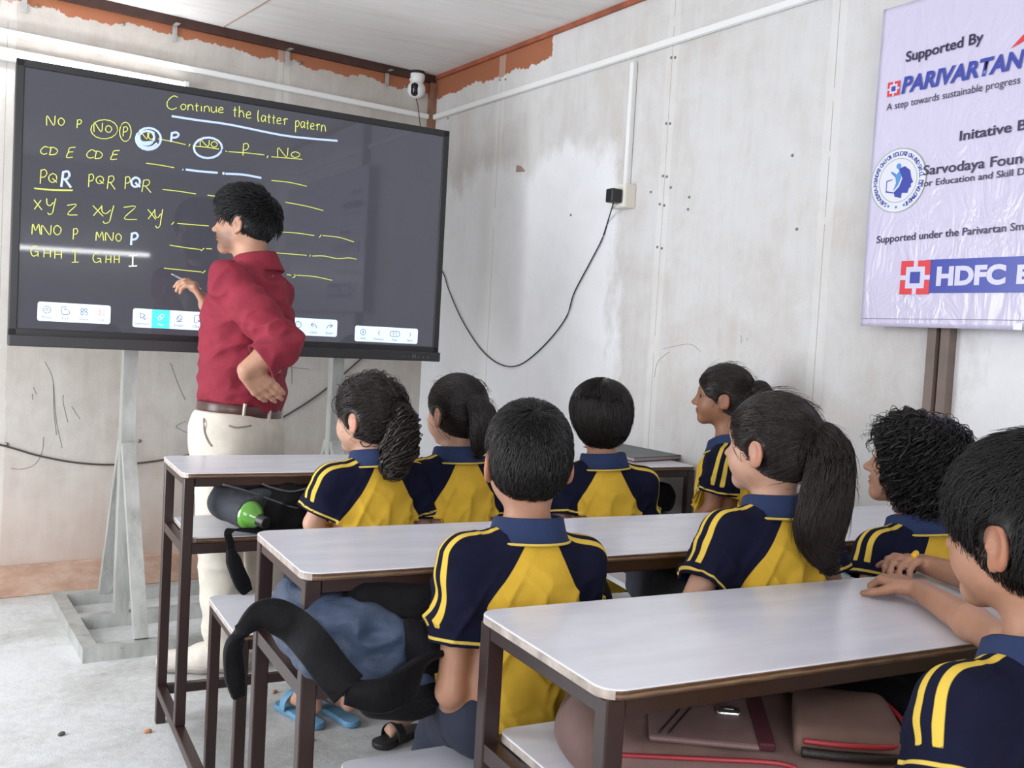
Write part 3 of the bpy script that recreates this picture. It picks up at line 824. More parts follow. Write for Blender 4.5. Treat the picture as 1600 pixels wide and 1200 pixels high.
# security camera under the ceiling
sc0 = atz(652, 112, ZC + .05)
r = empty('security_camera', tuple(sc0)); tag(r, 'white ball security camera hanging under the ceiling corner', 'camera')
m_wp = mat('white_gloss', (.82, .82, .82), .25)
S = Solid(); S.cap(sc0 + [0, 0, -.020], sc0 + [0, 0, -.040], .036, .024, .01); S.cap(sc0 + [0, 0, -.028], sc0 + [0, 0, -.03], .040, .040, .01)
place(solid_obj('base', S, .003, m_wp), r)
bm = bmesh.new(); bmesh.ops.create_cone(bm, cap_ends=True, segments=24, radius1=.040, radius2=.038, depth=.014); bmesh.ops.translate(bm, vec=sc0 + [0, 0, -.007], verts=bm.verts)
place(link('mount_ring', bm_mesh('mount_ring', bm, True), m_blk), r)
hc = sc0 + np.array([0, 0, -.088]); tw = CAM - hc; tw[2] += .0; tw /= np.linalg.norm(tw)
S = Solid(); S.ell(hc, (.046, .046, .046)); place(solid_obj('head', S, .003, m_wp), r)
up = np.array([0, 0, 1.0]); xr = np.cross(up, tw); xr /= np.linalg.norm(xr); uu = np.cross(tw, xr); tl = tw - xr * .25; tl /= np.linalg.norm(tl)
S = Solid(); S.cap(hc + tl * .034 + uu * .014, hc + tl * .034 - uu * .014, .019, .019, .005); place(solid_obj('lens_window', S, .002, mat('black_gloss', (.008, .008, .009), .08)), r)
S = Solid(); S.ell(hc + tl * .047 + uu * .012, (.010, .010, .010)); place(solid_obj('lens', S, .0015, mat('lens_glass', (.02, .022, .03), .05)), r)
o = tube_obj('camera_lead', [hc + [0, 0, -.045], front(653, 165, .03), front(655, 182, .03), front(658, 205, .03)], .0025, mat('brown_lead', (.10, .06, .045), .5), None, 6, 20); tag(o, 'thin lead hanging down from the security camera', 'cable')

# ------------------------------------------------------------------ big writing screen on its stand
SX, SY, SZ, PHI3, SW, SH = .0463, 3.7489, 1.0617, .0623, 1.60, .9466
SD = np.array([math.cos(PHI3), math.sin(PHI3), 0]); SN = np.array([-SD[1], SD[0], 0]); SU = np.array([0, 0, 1.0])
SO = np.array([SX, SY, SZ])
def sl(x, z, off=0.0): return SO + SD * x + SU * z - SN * off
def scr(u, v, off=.002): return onplane(u, v, SO - SN * off, SN)
Rs = Matrix.Rotation(PHI3, 3, 'Z')
scrn = empty('interactive_screen', tuple(sl(SW / 2, 0, -.04)))
tag(scrn, 'huge black interactive screen with yellow handwriting on a metal stand', 'screen')
m_bez = mat('bezel_black', (.018, .018, .020), .35)
place(box_obj('housing', sl(SW / 2, SH / 2, -.045), (SW - .03, .07, SH - .03), mat('housing_black', (.02, .02, .02), .5), None, .006, Rs), scrn)
bm = bmesh.new()
for c, s in ((sl(.0135, SH / 2, -.012), (.027, .034, SH)), (sl(SW - .0135, SH / 2, -.012), (.027, .034, SH)), (sl(SW / 2, SH - .013, -.012), (SW, .034, .026)), (sl(SW / 2, .042, -.012), (SW, .034, .036))): add_box(bm, c, s, Rs, .003)
place(link('bezel', bm_mesh('bezel', bm), m_bez), scrn)
place(box_obj('pen_tray', sl(SW / 2, .019, -.002), (SW, .054, .038), mat('tray_black', (.03, .03, .033), .45), None, .004, Rs), scrn)
m, nt, b = new_mat('lit_display')
b.inputs['Base Color'].default_value = (.012, .012, .014, 1); b.inputs['Roughness'].default_value = .035
b.inputs['Emission Color'].default_value = (.062, .064, .082, 1); b.inputs['Emission Strength'].default_value = .78
b.inputs['Specular IOR Level'].default_value = .5
disp = place(box_obj('display_glass', sl(SW / 2, (.06 + SH - .026) / 2, -.003), (SW - .054, .006, SH - .086), m, None, 0, Rs), scrn)
m_dot = mat('pale_marks', (.3, .3, .3), .5)
place(strokes_mesh('bezel_icon', [[sl(SW - .17 + .022 * k, .016, .026), sl(SW - .165 + .022 * k, .016, .026)] for k in range(6)] + [[sl(SW - .125, .012, .026), sl(SW - .125, .024, .026), sl(SW - .115, .024, .026), sl(SW - .115, .012, .026)]], .0012, m_dot, None, 4, 8), scrn)
# handwriting
FONT = {
 'N': [[(0, 0), (.05, 1), (.8, 0), (.95, 1)]], 'O': [[(.5, 1), (.1, .8), (.02, .35), (.4, 0), (.85, .2), (.95, .65), (.5, 1)]],
 'P': [[(.15, 0), (.25, 1)], [(.2, .92), (.7, 1), (.95, .75), (.7, .5), (.25, .45)]], 'C': [[(1, .9), (.6, 1), (.1, .6), (.1, .2), (.45, 0), (.9, .12)]],
 'D': [[(.1, 0), (.3, 1)], [(.0, .95), (.6, .95), (1, .55), (.75, .1), (.1, 0)]], 'E': [[(1, 1), (.35, .92), (.2, .5), (.0, 0), (.7, .03)], [(.2, .52), (.75, .55)]],
 'Q': [[(.5, 1), (.05, .7), (.1, .2), (.5, 0), (.95, .3), (.9, .8), (.5, 1)], [(.45, .45), (1.0, .0)]], 'R': [[(.05, 0), (.25, 1)], [(.2, .95), (.7, 1), (.85, .75), (.6, .52), (.2, .5)], [(.4, .5), (1, -.05)]],
 'X': [[(0, 1), (.9, 0)], [(.8, .95), (.05, .05)]], 'Y': [[(.0, 1), (.05, .65), (.35, .55), (.7, .75)], [(.95, 1), (.75, .5), (.6, .1), (.25, .0), (.1, .12)]],
 'Z': [[(.05, .95), (.9, 1), (.1, .1), (1, .0)]], 'M': [[(0, 0), (.1, 1), (.45, .35), (.8, 1), (1, 0)]], 'G': [[(.75, .95), (.25, .95), (.02, .5), (.25, .05), (.75, .2), (.8, .45), (.45, .45)], [(.8, .45), (.85, 0)]],
 'H': [[(.05, 0), (.1, 1)], [(.9, 0), (.95, 1)], [(.1, .5), (.92, .5)]], 'I': [[(0, .97), (1, 1)], [(.5, 1), (.48, 0)], [(0, 0), (1, .03)]], ',': [[(.7, 1), (.3, 0)]],
 'o': [[(.5, 1), (.05, .6), (.3, 0), (.85, .2), (.9, .75), (.5, 1)]], 'n': [[(.05, 0), (.1, 1)], [(.1, .7), (.5, 1), (.85, .7), (.95, 0)]], 't': [[(.5, 1.3), (.45, .1), (.7, 0)], [(.05, .85), (.95, .9)]],
 'i': [[(.5, .9), (.5, 0)], [(.5, 1.25), (.55, 1.22)]], 'u': [[(.05, 1), (.1, .2), (.5, 0), (.85, .4), (.9, 1)], [(.88, .5), (1, 0)]], 'e': [[(.1, .5), (.85, .6), (.6, 1), (.1, .7), (.2, .1), (.9, .1)]],
 'h': [[(.1, 0), (.15, 1.6)], [(.12, .6), (.5, .95), (.85, .6), (.95, 0)]], 'l': [[(.4, 1.7), (.2, .9), (.35, .05), (.8, .0)]], 'a': [[(.9, .9), (.4, 1), (.05, .5), (.35, .02), (.85, .5)], [(.9, .95), (.85, .3), (1, 0)]],
 'r': [[(.05, .7), (.4, 1), (.35, .5), (.3, .05)], [(.38, .8), (.7, 1), (.95, .85)]], 'p': [[(.15, 1), (.1, -.8)], [(.12, .8), (.6, 1), (.95, .6), (.6, .1), (.15, .15)]],
}
yel, blu, whi = [], [], []
def put(ch, x0, y0, x1, y1, dst):
    for s in FONT[ch]: dst.append([(x0 + (x1 - x0) * a, y1 - (y1 - y0) * b) for a, b in s])
def word(wd, u0, v0, u1, v1, h, dst, gap=.22):
    n = len(wd); wl = {'i': .45, 'l': .5, 't': .7}; ws = [wl.get(c, 1) for c in wd]; tot = sum(ws) + gap * (n - 1); x = 0
    for c, w in zip(wd, ws):
        a, b = x / tot, (x + w) / tot; x += w + gap
        ua, ub = u0 + (u1 - u0) * a, u0 + (u1 - u0) * b; vb = v0 + (v1 - v0) * (a + b) / 2
        hh = h if c not in 'C' else h * 1.55
        put(c, ua, vb - hh, ub, vb, dst)
put('C', 260, 150, 278, 171, yel); word('ontinue', 282, 171, 350, 177, 9, yel)
word('the', 364, 181, 393, 186, 11, yel, .3); word('latter', 402, 189, 450, 196, 10, yel); word('patern', 461, 198, 509, 206, 10, yel)
for ch, *bx in (('N', 73, 181, 87, 196), ('O', 91, 184, 101, 196), ('P', 119, 187, 128, 200), ('N', 147, 192, 161, 206), ('O', 165, 196, 175, 207), ('P', 191, 198, 200, 213),
                ('N', 219, 206, 232, 217), ('O', 232, 206, 241, 218), ('N', 313, 219, 328, 229), ('O', 330, 221, 340, 230), ('P', 378, 224, 389, 243), ('N', 434, 231, 451, 245), ('O', 455, 237, 469, 246),
                ('C', 63, 229, 75, 241), ('D', 76, 230, 90, 242), ('E', 104, 230, 118, 246), ('C', 135, 234, 148, 247), ('D', 147, 236, 160, 248), ('E', 173, 235, 187, 249),
                ('P', 61, 265, 74, 287), ('Q', 76, 271, 89, 285), ('P', 137, 272, 147, 292), ('Q', 150, 275, 162, 287), ('R', 167, 275, 180, 295), ('P', 194, 276, 204, 295), ('R', 221, 281, 236, 300),
                ('X', 53, 312, 67, 328), ('Y', 73, 310, 88, 335), ('Z', 104, 320, 121, 336), ('X', 145, 321, 163, 338), ('Y', 159, 321, 179, 349), ('Z', 192, 323, 214, 343), ('X', 231, 327, 245, 343), ('Y', 242, 327, 255, 356),
                ('M', 50, 350, 63, 366), ('N', 65, 352, 81, 367), ('O', 84, 352, 96, 367), ('P', 113, 357, 122, 374), ('M', 150, 362, 162, 376), ('N', 165, 363, 178, 376), ('O', 181, 365, 190, 377),
                ('G', 48, 384, 62, 401), ('H', 68, 389, 80, 402), ('H', 85, 391, 97, 404), ('I', 112, 393, 123, 410), ('G', 145, 395, 160, 411), ('H', 165, 399, 174, 411), ('H', 178, 399, 187, 411)):
    put(ch, *bx, yel)
put('I', 201, 399, 214, 416, whi)
def ell(u, v, a, b, t=0.0, n=20, turns=1.0, dr=0.0):
    return [(u + (a - dr * k / n) * math.cos(t + 2 * math.pi * turns * k / n), v + (b - dr * k / n) * math.sin(t + 2 * math.pi * turns * k / n)) for k in range(n + 1)]
yel += [ell(163, 202, 21, 15, 2.6, 22, 1.15), ell(196, 206, 9, 15, 2.8, 22, 1.12)]
for s in ([(247, 217), (268, 221), (290, 226)], [(297, 225), (295, 229)], [(301, 228), (322, 230), (342, 233)], [(352, 236), (355, 237)], [(357, 237), (385, 239), (413, 242)], [(419, 243), (417, 247)], [(424, 245), (450, 247), (472, 249)],
          [(228, 255), (250, 258), (272, 262)], [(424, 282), (452, 285), (479, 291)], [(53, 294), (80, 296), (114, 297)], [(55, 295), (85, 297.5), (113, 298)], [(254, 296), (280, 299), (306, 303)], [(324, 305), (340, 307)], [(421, 314.5), (430, 315.5)], [(446, 316), (478, 322), (505, 329)],
          [(272, 347), (268, 351)], [(277, 349), (300, 351), (326, 353)], [(424, 360), (422, 364)], [(431, 362), (462, 364), (491, 368)], [(502, 367), (499, 371)], [(504, 368), (530, 371), (553, 378)],
          [(265, 383), (290, 387), (314, 390)], [(319, 388), (314, 392)], [(322, 388.5), (331, 389)], [(412, 395), (422, 396)], [(427, 394), (424, 398)], [(430, 395), (455, 397), (479, 399)], [(485, 398), (484, 401)], [(488, 400), (506, 400), (527, 404), (545, 403), (557, 405)],
          [(256, 419), (285, 422), (315, 425)], [(321, 423), (316, 427)], [(326, 424), (341, 426)], [(448, 429), (455, 430)], [(460, 428), (461, 432), (457, 434)], [(463, 430), (490, 432), (519, 438)]): yel.append(s)
blu += [[(268, 181.5), (310, 188), (360, 195), (439, 211), (490, 217), (527, 220)], ell(232, 217, 19.5, 17, .5, 24, 1.05), ell(231, 217, 16, 14, .5, 24, .8, 2), ell(229, 215, 12, 11, -1.2, 18, .75), [(216, 213), (222, 222), (238, 222)], ell(325, 231, 22, 16, 3.6, 24, 1.05),
        [(285, 265), (286, 265.5)], [(290, 265), (315, 268), (340, 270)], [(349, 269), (349.5, 273)], [(352, 271.5), (380, 273), (408, 278)]]
put('P', 265, 207, 280, 222, blu); put('R', 95, 268, 111, 292, blu); put('Q', 205, 277, 219, 292, blu); put('P', 203, 364, 216, 383, blu)
m_y = mat('ink_yellow', (.3, .32, .05), .4, emit=(.72, .76, .17), estr=.55); m_b = mat('ink_blue', (.2, .25, .4), .4, emit=(.50, .62, 1.0), estr=.70); m_w = mat('ink_white', (.5, .5, .4), .4, emit=(.95, .95, .75), estr=.6)
def ink(name, polys, r, m, lb):
    o = strokes_mesh(name, [[scr(u, v, .0012) for u, v in s] for s in polys], r, m, None, 5, 18); place(o, scrn); o['label'] = lb
ink('handwriting', yel, .00165, m_y, 'yellow handwritten letters and dashes'); ink('handwriting', blu, .0040, m_b, 'thick pale blue strokes, circles and letters'); ink('handwriting', whi, .0024, m_w, 'white letter I')
# toolbars
m_tb = mat('toolbar_pale', (.5, .55, .6), .3, emit=(.70, .86, 1.0), estr=.62); m_ic = mat('toolbar_icon', (.05, .08, .16), .5, emit=(.06, .12, .26), estr=.45); m_cy = mat('toolbar_cyan', (.05, .4, .45), .4, emit=(.06, .62, .68), estr=.75); m_pk = mat('toolbar_red', (.5, .1, .1), .5, emit=(.65, .25, .25), estr=.5)
def toolbar(TL, TR, BL, cells):
    A, B_, C_ = scr(*TL), scr(*TR), scr(*BL)
    xd = (B_ - A); w = np.linalg.norm(xd); xd = SD; h = abs((C_ - A)[2]); c0 = A.copy()
    P = lambda x, z, off: c0 + SD * x - SU * z - SN * off
    bm = bmesh.new(); prism(bm, [(x + w / 2, z + h / 2) for x, z in rounded_rect(w, h, .008)], lambda x, z, t: P(x, z, t), .0000, .0006)
    tbo = place(link('toolbar', bm_mesh('toolbar', bm), m_tb), scrn)
    n = len(cells)
    for k, (ic, lab) in enumerate(cells):
        if lab is None: continue
        cx = w * (k + .5) / n; cz = h * .40; r = h * .18; mm = m_ic
        if ic == 'pen':
            bm = bmesh.new(); prism(bm, [(cx + x, h / 2 + z) for x, z in rounded_rect(w / n * .98, h * .995, .001)], lambda x, z, t: P(x, z, t), .0006, .0009); o = link('active_button', bm_mesh('active_button', bm), m_cy, None); place(o, tbo); mm = m_tb
        g = lambda pts: [P(cx + a * r, cz - b * r, .0012) for a, b in pts]
        sh = {'menu': [ell(0, 0, 1, 1), [(-.5, .2), (.5, .2)], [(-.5, -.2), (.5, -.2)]], 'exit': [[(.4, 1), (-1, 1), (-1, -1), (.9, -1), (1, 0)], [(1, .3), (-.3, .3), (0, .6)]], 'grid': [ell(-.5, .5, .4, .4), ell(.5, .5, .4, .4), ell(-.5, -.5, .4, .4), [(.2, -.2), (.9, -.2), (.9, -.9), (.2, -.9)]],
              'list': [ell(-.6, .5, .35, .35), ell(-.6, -.5, .35, .35), [(.1, .7), (.9, .7)], [(.1, .3), (.9, .3)], [(.1, -.3), (.9, -.3)], [(.1, -.7), (.9, -.7)]], 'arrow': [[(-.7, 1), (-.4, -.6), (0, -.2), (.6, -1), (.9, -.7), (.3, 0), (.8, .3), (-.7, 1)]], 'pen': [[(-.9, -.3), (.3, .9), (.9, .3), (-.3, -.9), (-.9, -.3)], [(-.3, .0), (.3, 0)], [(0, .3), (0, -.3)]],
              'eraser': [[(-.8, -.2), (.1, .9), (.9, .1), (.0, -.8), (-.8, -.2)], [(-.4, .3), (.5, -.4)], [(-.9, -1), (.9, -1)]], 'clear': [[(.7, .2), (.7, 1), (-.7, 1), (-.7, -1), (.1, -1)], [(.2, -.2), (.9, -.9)], [(.9, -.2), (.2, -.9)]], 'more': [ell(0, 0, 1, 1), [(-.4, 0), (-.3, 0)], [(0, 0), (.1, 0)], [(.4, 0), (.5, 0)]],
              'undo': [[(-.1, .9), (-1, .2), (-.1, -.4)], [(-1, .2), (.4, .2), (1, -.8)]], 'redo': [[(.1, .9), (1, .2), (.1, -.4)], [(1, .2), (-.4, .2), (-1, -.8)]], 'add': [ell(0, 0, 1, 1), [(-.4, 0), (.4, 0)], [(0, .4), (0, -.4)]], 'prev': [[(.3, .7), (-.3, 0), (.3, -.7)]], 'next': [[(-.3, .7), (.3, 0), (-.3, -.7)]], 'page': [[(-1.6, .8), (1.6, .8), (1.6, -.8), (-1.6, -.8), (-1.6, .8)]]}[ic]
        o = strokes_mesh('icon', [g(s) for s in sh], .0011, m_pk if ic == 'list' else mm, None, 4, 24 if ic in ('menu', 'grid', 'list', 'more', 'add') else 30); place(o, tbo)
        o = text_mesh('caption', lab, mm, None, P(cx, h * .86, .0012), SD, SU, height=h * .14, align='CENTER'); place(o, tbo)
        if ic == 'page': o = text_mesh('caption', '1/1', mm, None, P(cx, cz + h * .09, .0012), SD, SU, height=h * .2, align='CENTER'); place(o, tbo)
toolbar((59, 471), (173, 480), (59, 501), [('menu', 'Menu'), ('exit', 'Exit'), ('grid', 'Share'), ('list', 'List')])
toolbar((208, 481.5), (527, 506), (208, 511), [('arrow', 'Selection'), ('pen', 'Pen'), ('eraser', 'Eraser'), ('clear', 'Clean')] + [('more', None)] * 5 + [('more', 'More'), ('undo', 'Undo'), ('redo', 'Redo')])
toolbar((555, 508.5), (653, 516), (555, 533), [('add', 'Add'), ('prev', 'Previous'), ('page', 'Page'), ('next', 'Next')])

# stand of galvanised tubes
m_galv = None
m, nt, b = new_mat('weathered_galvanised')
co = obj_co(nt); f = noise(nt, obj_co(nt, (1, 1, .25)), 12, 7, .65)
cc = ramp(nt, f, [(.3, (.30, .30, .28)), (.5, (.44, .45, .43)), (.7, (.55, .56, .55))])
rs = noise(nt, co, 9, 6, .7); cc = mixc(nt, math_n(nt, 'MULTIPLY', math_n(nt, 'GREATER_THAN', rs, .66), .55), cc, (.33, .20, .13))
L(nt, cc, b.inputs['Base Color']); b.inputs['Metallic'].default_value = .35; b.inputs['Roughness'].default_value = .45; m_galv = m
fx0 = np.array([.323, 3.64, 0]); bx0 = np.array([.262, 4.40, 0])
ax = (bx0 - fx0); ax /= np.linalg.norm(ax); wd = np.array([ax[1], -ax[0], 0])
st = empty('screen_stand', tuple(fx0)); tag(st, 'grey galvanised steel stand with splayed feet under the screen', 'stand')
Wst = 1.30; z5 = np.array([0, 0, .025]); D5 = .76
lp = np.array([0, 0, 0.0])
place(beam_obj('floor_rail', fx0 + z5 - ax * .025, fx0 + ax * D5 + z5, .05, .05, m_galv), st)
place(beam_obj('floor_rail', fx0 + z5 + wd * Wst - ax * .025, fx0 + ax * D5 + z5 + wd * Wst, .05, .05, m_galv), st)
for t in (0.0, .385, D5 - .03): place(beam_obj('cross_rail', fx0 + ax * t + z5 + wd * .025, fx0 + ax * t + z5 + wd * (Wst - .025), .05, .05, m_galv), st)
def stand_post(off):
    b0 = fx0 + ax * .385 + wd * off + np.array([0, 0, .05]); tp = b0.copy(); tp[2] = 1.86
    place(beam_obj('post', b0, tp, .05, .05, m_galv, up=tuple(ax)), st)
    j = b0.copy(); j[2] = .70
    place(beam_obj('strut', fx0 + ax * .02 + wd * off + np.array([0, 0, .05]), j - ax * .03, .048, .03, m_galv, up=tuple(ax)), st)
    place(beam_obj('strut', fx0 + ax * (D5 - .05) + wd * off + np.array([0, 0, .05]), j + ax * .03, .048, .03, m_galv, up=tuple(ax)), st)
    for z in (1.25, 1.75):
        q = b0.copy(); q[2] = z; sp = onplane(*[0, 0], SO, SN) if False else None
        dd = -SN; tt = ((SO + SN * .082 - q) @ SN)
        place(beam_obj('mount_arm', q, q + SN * tt, .04, .04, m_galv), st)
stand_post(.172)
xr2 = aty(530, 580, 4.07); stand_post(float((xr2 - fx0) @ wd))

# ------------------------------------------------------------------ vinyl banner
bn_o = right(1345, 509, .075); ex = -RD; ez = np.array([0, 0, 1.0])
BW, BH = 1.62, float(right(1370, 18, .075)[2] - bn_o[2])
m, nt, b = new_mat('glossy_vinyl')
b.inputs['Base Color'].default_value = (.60, .56, .72, 1); b.inputs['Roughness'].default_value = .22; b.inputs['Specular IOR Level'].default_value = .5
co = obj_co(nt); bump(nt, b, noise(nt, obj_co(nt, (1, 1, .5)), 13, 3, .6, 1.2), .35, .02)
m_vinyl = m
banner = empty('banner', tuple(bn_o)); tag(banner, 'lilac vinyl banner with blue and red printing on the right wall', 'banner')
nx, nz = 120, 70
gx, gz = np.meshgrid(np.linspace(0, BW, nx), np.linspace(0, BH, nz), indexing='ij')
rip = .0035 * (vnoise(np.stack([gx * 3, gz * 6, gx * 0], -1), 1.0) - .5) + .0022 * np.exp(-((gz - .22) / .16) ** 2) * (vnoise(np.stack([gx * 26, gz * 11, gx * 0], -1), 1.0) - .5)
sag = .010 * (vnoise(np.stack([gz * 5, gz * 0, gz * 0 + 7.3], -1), 1.0) - .5) * np.exp(-gx / .1)
V = bn_o + (gx + sag)[..., None] * ex + gz[..., None] * ez - RN * rip[..., None]
idx = np.arange(nx * nz).reshape(nx, nz)
F = np.stack([idx[:-1, :-1], idx[1:, :-1], idx[1:, 1:], idx[:-1, 1:]], -1).reshape(-1, 4)
me = raw_mesh('vinyl_sheet', V.reshape(-1, 3), F); o = link('vinyl_sheet', me, m_vinyl); md = o.modifiers.new('t', 'SOLIDIFY'); md.thickness = .0012; md.offset = -1; place(o, banner)
BOF = .0335
def bp(u, v): return right(u, v, .075 + BOF - .0310)
m_nv = mat('print_navy', (.028, .02, .07), .3); m_bl = mat('print_blue', (.035, .055, .36), .28); m_rd = mat('print_red', (.70, .035, .05), .28); m_pw = mat('print_lilac', (.62, .60, .76), .28); m_lb = mat('print_sky', (.08, .27, .62), .3); m_gr = mat('print_green', (.25, .40, .25), .35)
def btext(s, a, e, cap, m, bold=0.0, shear=0.0, full=None):
    A, E = bp(*a), bp(*e); xd = ex; w = float((E - A) @ ex); up = bp(a[0], a[1] - cap)[2] - A[2]
    tilt = (E - A); tilt /= np.linalg.norm(tilt); yd = np.cross(-RN, tilt); yd = np.cross(tilt, RN) if False else ez
    o = text_mesh('lettering', s, m, None, A, tilt, yd, width=w if full is None else w * full, height=abs(up), bold=bold, shear=shear)
    place(o, banner); return o
btext('Supported By', (1415, 97), (1536, 65), 15.5, m_nv, .018)
btext('PARIVARTAN', (1408, 146), (1600, 104), 24, m_bl, .035, .18)
btext('A step towards sustainable progress', (1385, 173), (1594, 130), 11, m_nv, .0)
btext('Initative By', (1499, 220), (1617, 199.5), 15, m_nv, .02)
btext('Sarvodaya Foundation', (1442, 274), (1668, 246), 15, m_nv, .015)
btext('for Education and Skill Development', (1439, 292), (1690, 262), 10, m_nv, .008)
btext('Supported under the Parivartan Smart', (1369.5, 380), (1622, 357), 11, m_nv, .012)
def bpoly(name, pts, m, off=0.0):
    bm = bmesh.new(); vs = [bm.verts.new(bp(*p) - RN * off) for p in pts]; bm.faces.new(vs)
    o = link(name, bm_mesh(name, bm), m); place(o, banner); return o
def blocal(name, c, polys, m, off=0.0):
    bm = bmesh.new()
    for pts in polys:
        vs = [bm.verts.new(c + ex * x + ez * z - RN * off) for x, z in pts]; bm.faces.new(vs)
    o = link(name, bm_mesh(name, bm), m); place(o, banner); return o
bpoly('printed_bar', [(1447, 406), (1600, 400), (1720, 395), (1720, 458), (1600, 457), (1447, 458)], m_bl)
A, E = bp(1462.5, 445), bp(1571, 442.5)
btext('HDFC', (1462.5, 445), (1571, 442.5), 27, m_pw, .05).location -= Vector(RN * .0004)
btext('BANK', (1588, 442), (1712, 439), 27, m_pw, .05).location -= Vector(RN * .0004)
def bank_logo(c, s, off):
    q = s / 2; t = s * .18; g = s * .07
    red = []
    for sx in (-1, 1):
        for sz in (-1, 1):
            red.append([(sx * g, sz * q), (sx * q, sz * q), (sx * q, sz * g), (sx * (q - t), sz * g), (sx * (q - t), sz * (q - t)), (sx * g, sz * (q - t))])
    blocal('printed_emblem', c, [[(-q, -q), (q, -q), (q, q), (-q, q)]], m_pw, off)
    blocal('printed_emblem', c, red, m_rd, off + .0004); i = s * .17
    blocal('printed_emblem', c, [[(-i, -i), (i, -i), (i, i), (-i, i)]], m_bl, off + .0004)
c1 = (bp(1412, 409) + bp(1451, 405.5) + bp(1448, 459) + bp(1409, 461)) / 4; s1 = float(bp(1412, 409)[2] - bp(1410, 461)[2]); bank_logo(c1, s1, .0005)
c2 = (bp(1388, 130) + bp(1405.5, 126) + bp(1387, 152) + bp(1404.5, 147)) / 4; s2 = float(bp(1388, 130)[2] - bp(1387, 152)[2]); bank_logo(c2, s2, .0002)
bpoly('printed_emblem', [(1579, 76), (1600, 53), (1610, 50), (1603, 62)], m_rd)
# round emblem: two rings, ring lettering, a head in profile and a raised figure
ec = bp(1403, 282); er = float(bp(1403, 232)[2] - bp(1403, 332)[2]) / 2
def ringpoly(r0, r1, n=48): return [[(r0 * math.cos(2 * math.pi * k / n), r0 * math.sin(2 * math.pi * k / n)), (r1 * math.cos(2 * math.pi * k / n), r1 * math.sin(2 * math.pi * k / n)), (r1 * math.cos(2 * math.pi * (k + 1) / n), r1 * math.sin(2 * math.pi * (k + 1) / n)), (r0 * math.cos(2 * math.pi * (k + 1) / n), r0 * math.sin(2 * math.pi * (k + 1) / n))] for k in range(n)]
blocal('printed_emblem', ec, [[(er * .99 * math.cos(2 * math.pi * k / 48), er * .99 * math.sin(2 * math.pi * k / 48)) for k in range(48)]], mat('print_white', (.70, .70, .78), .3), .0001)
blocal('printed_emblem', ec, ringpoly(er * .975, er) + ringpoly(er * .67, er * .69), m_gr, .0004)
blocal('printed_emblem', ec, [[(x * er, z * er) for x, z in ((.0, .36), (.22, .42), (.42, .28), (.48, .05), (.56, -.10), (.48, -.14), (.49, -.24), (.42, -.28), (.38, -.42), (.18, -.40), (.16, -.56), (-.08, -.50), (-.12, -.36), (.06, -.2), (.16, .05))]], m_bl, .0004)
blocal('printed_emblem', ec, [[(x * er, z * er) for x, z in ((.04, .32), (.12, .1), (.02, -.15), (-.16, -.34), (-.06, -.08), (-.10, .12))], [(x * er, z * er) for x, z in ((-.06, .2), (-.24, .3), (-.28, .26), (-.1, .1))], [(er * (-.0 + .09 * math.cos(a)), er * (.44 + .09 * math.sin(a))) for a in np.linspace(0, 6.0, 12)]], m_lb, .0006)
blocal('printed_emblem', ec, [[(x * er, z * er) for x, z in ((-.42, .02), (-.2, .06), (-.2, .03), (-.39, -.01), (-.39, -.3), (-.12, -.36), (-.12, -.4), (-.42, -.34))]], m_bl, .0004)
txt = 'SARVODAYA FOUNDATION FOR EDUCATION AND SKILL DEVELOPMENT'
for k, chx in enumerate(txt):
    if chx == ' ': continue
    a = math.radians(242 - 304 * k / (len(txt) - 1)); rr = er * .765
    xd = ex * math.sin(a) - ez * math.cos(a); yd = ex * math.cos(a) + ez * math.sin(a)
    o = text_mesh('lettering', chx, m_bl, None, ec + ex * rr * math.cos(a) + ez * rr * math.sin(a) - xd * er * .035, xd, yd, height=er * .13, bold=.02, depth=.0006)
    if o: place(o, banner)
for a in (250, 270, 290):
    a = math.radians(a); c = ec + (ex * math.cos(a) + ez * math.sin(a)) * er * .83
    blocal('printed_emblem', c, [[(er * .05 * math.cos(t), er * .05 * math.sin(t)) for t in np.linspace(0, 5.3, 5)]], m_lb, .0004)
bpoly('hem_line', [(1346, 497), (1600, 500), (1660, 501), (1660, 501.8), (1600, 500.8), (1346, 497.8)], mat('hem_grey', (.2, .18, .25), .5))
# clear sticky tape holding the lower edge
o = bpoly('sticky_tape', [(1583, 505), (1598, 505), (1597, 516), (1583, 515)], mat('clear_tape', (.75, .75, .78), .15), .0006)
# ------------------------------------------------------------------ school benches: desk, shelf and a seat behind it on one welded frame
M_LAM = laminate(); M_PLY = plywood_edge(); M_END = mat('worn_lit_edge', (.40, .34, .30), .5, var=.3, vscale=40)  # M_END: worn left ends, paler colour carries the light from the left
M_MAR = paint_metal('maroon_paint', (.026, .0105, .0095), .18, (.13, .09, .085), .36)
HD = .785; SEAT = .485; SHELF = .61
def board(name, x0, x1, y0, y1, ztop, th, parent, r=.03):
    bm = bmesh.new(); cx, cy = (x0 + x1) / 2, (y0 + y1) / 2
    pts = [(cx + a, cy + b) for a, b in rounded_rect(x1 - x0, y1 - y0, r, 6)]
    prism(bm, pts, lambda x, y, t: (x, y, t), ztop - th, ztop, 1, 0)
    bmesh.ops.recalc_face_normals(bm, faces=bm.faces); bm.normal_update()
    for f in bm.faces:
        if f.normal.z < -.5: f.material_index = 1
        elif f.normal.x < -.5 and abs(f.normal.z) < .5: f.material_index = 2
    bmesh.ops.recalc_face_normals(bm, faces=bm.faces)
    es = [e for e in bm.edges if all(abs(v.co.z - ztop) < 1e-6 for v in e.verts)]
    bmesh.ops.bevel(bm, geom=es, offset=.0018, segments=2, affect='EDGES', profile=.5)
    return place(link(name, bm_mesh(name, bm), [M_LAM, M_PLY, M_END]), parent)
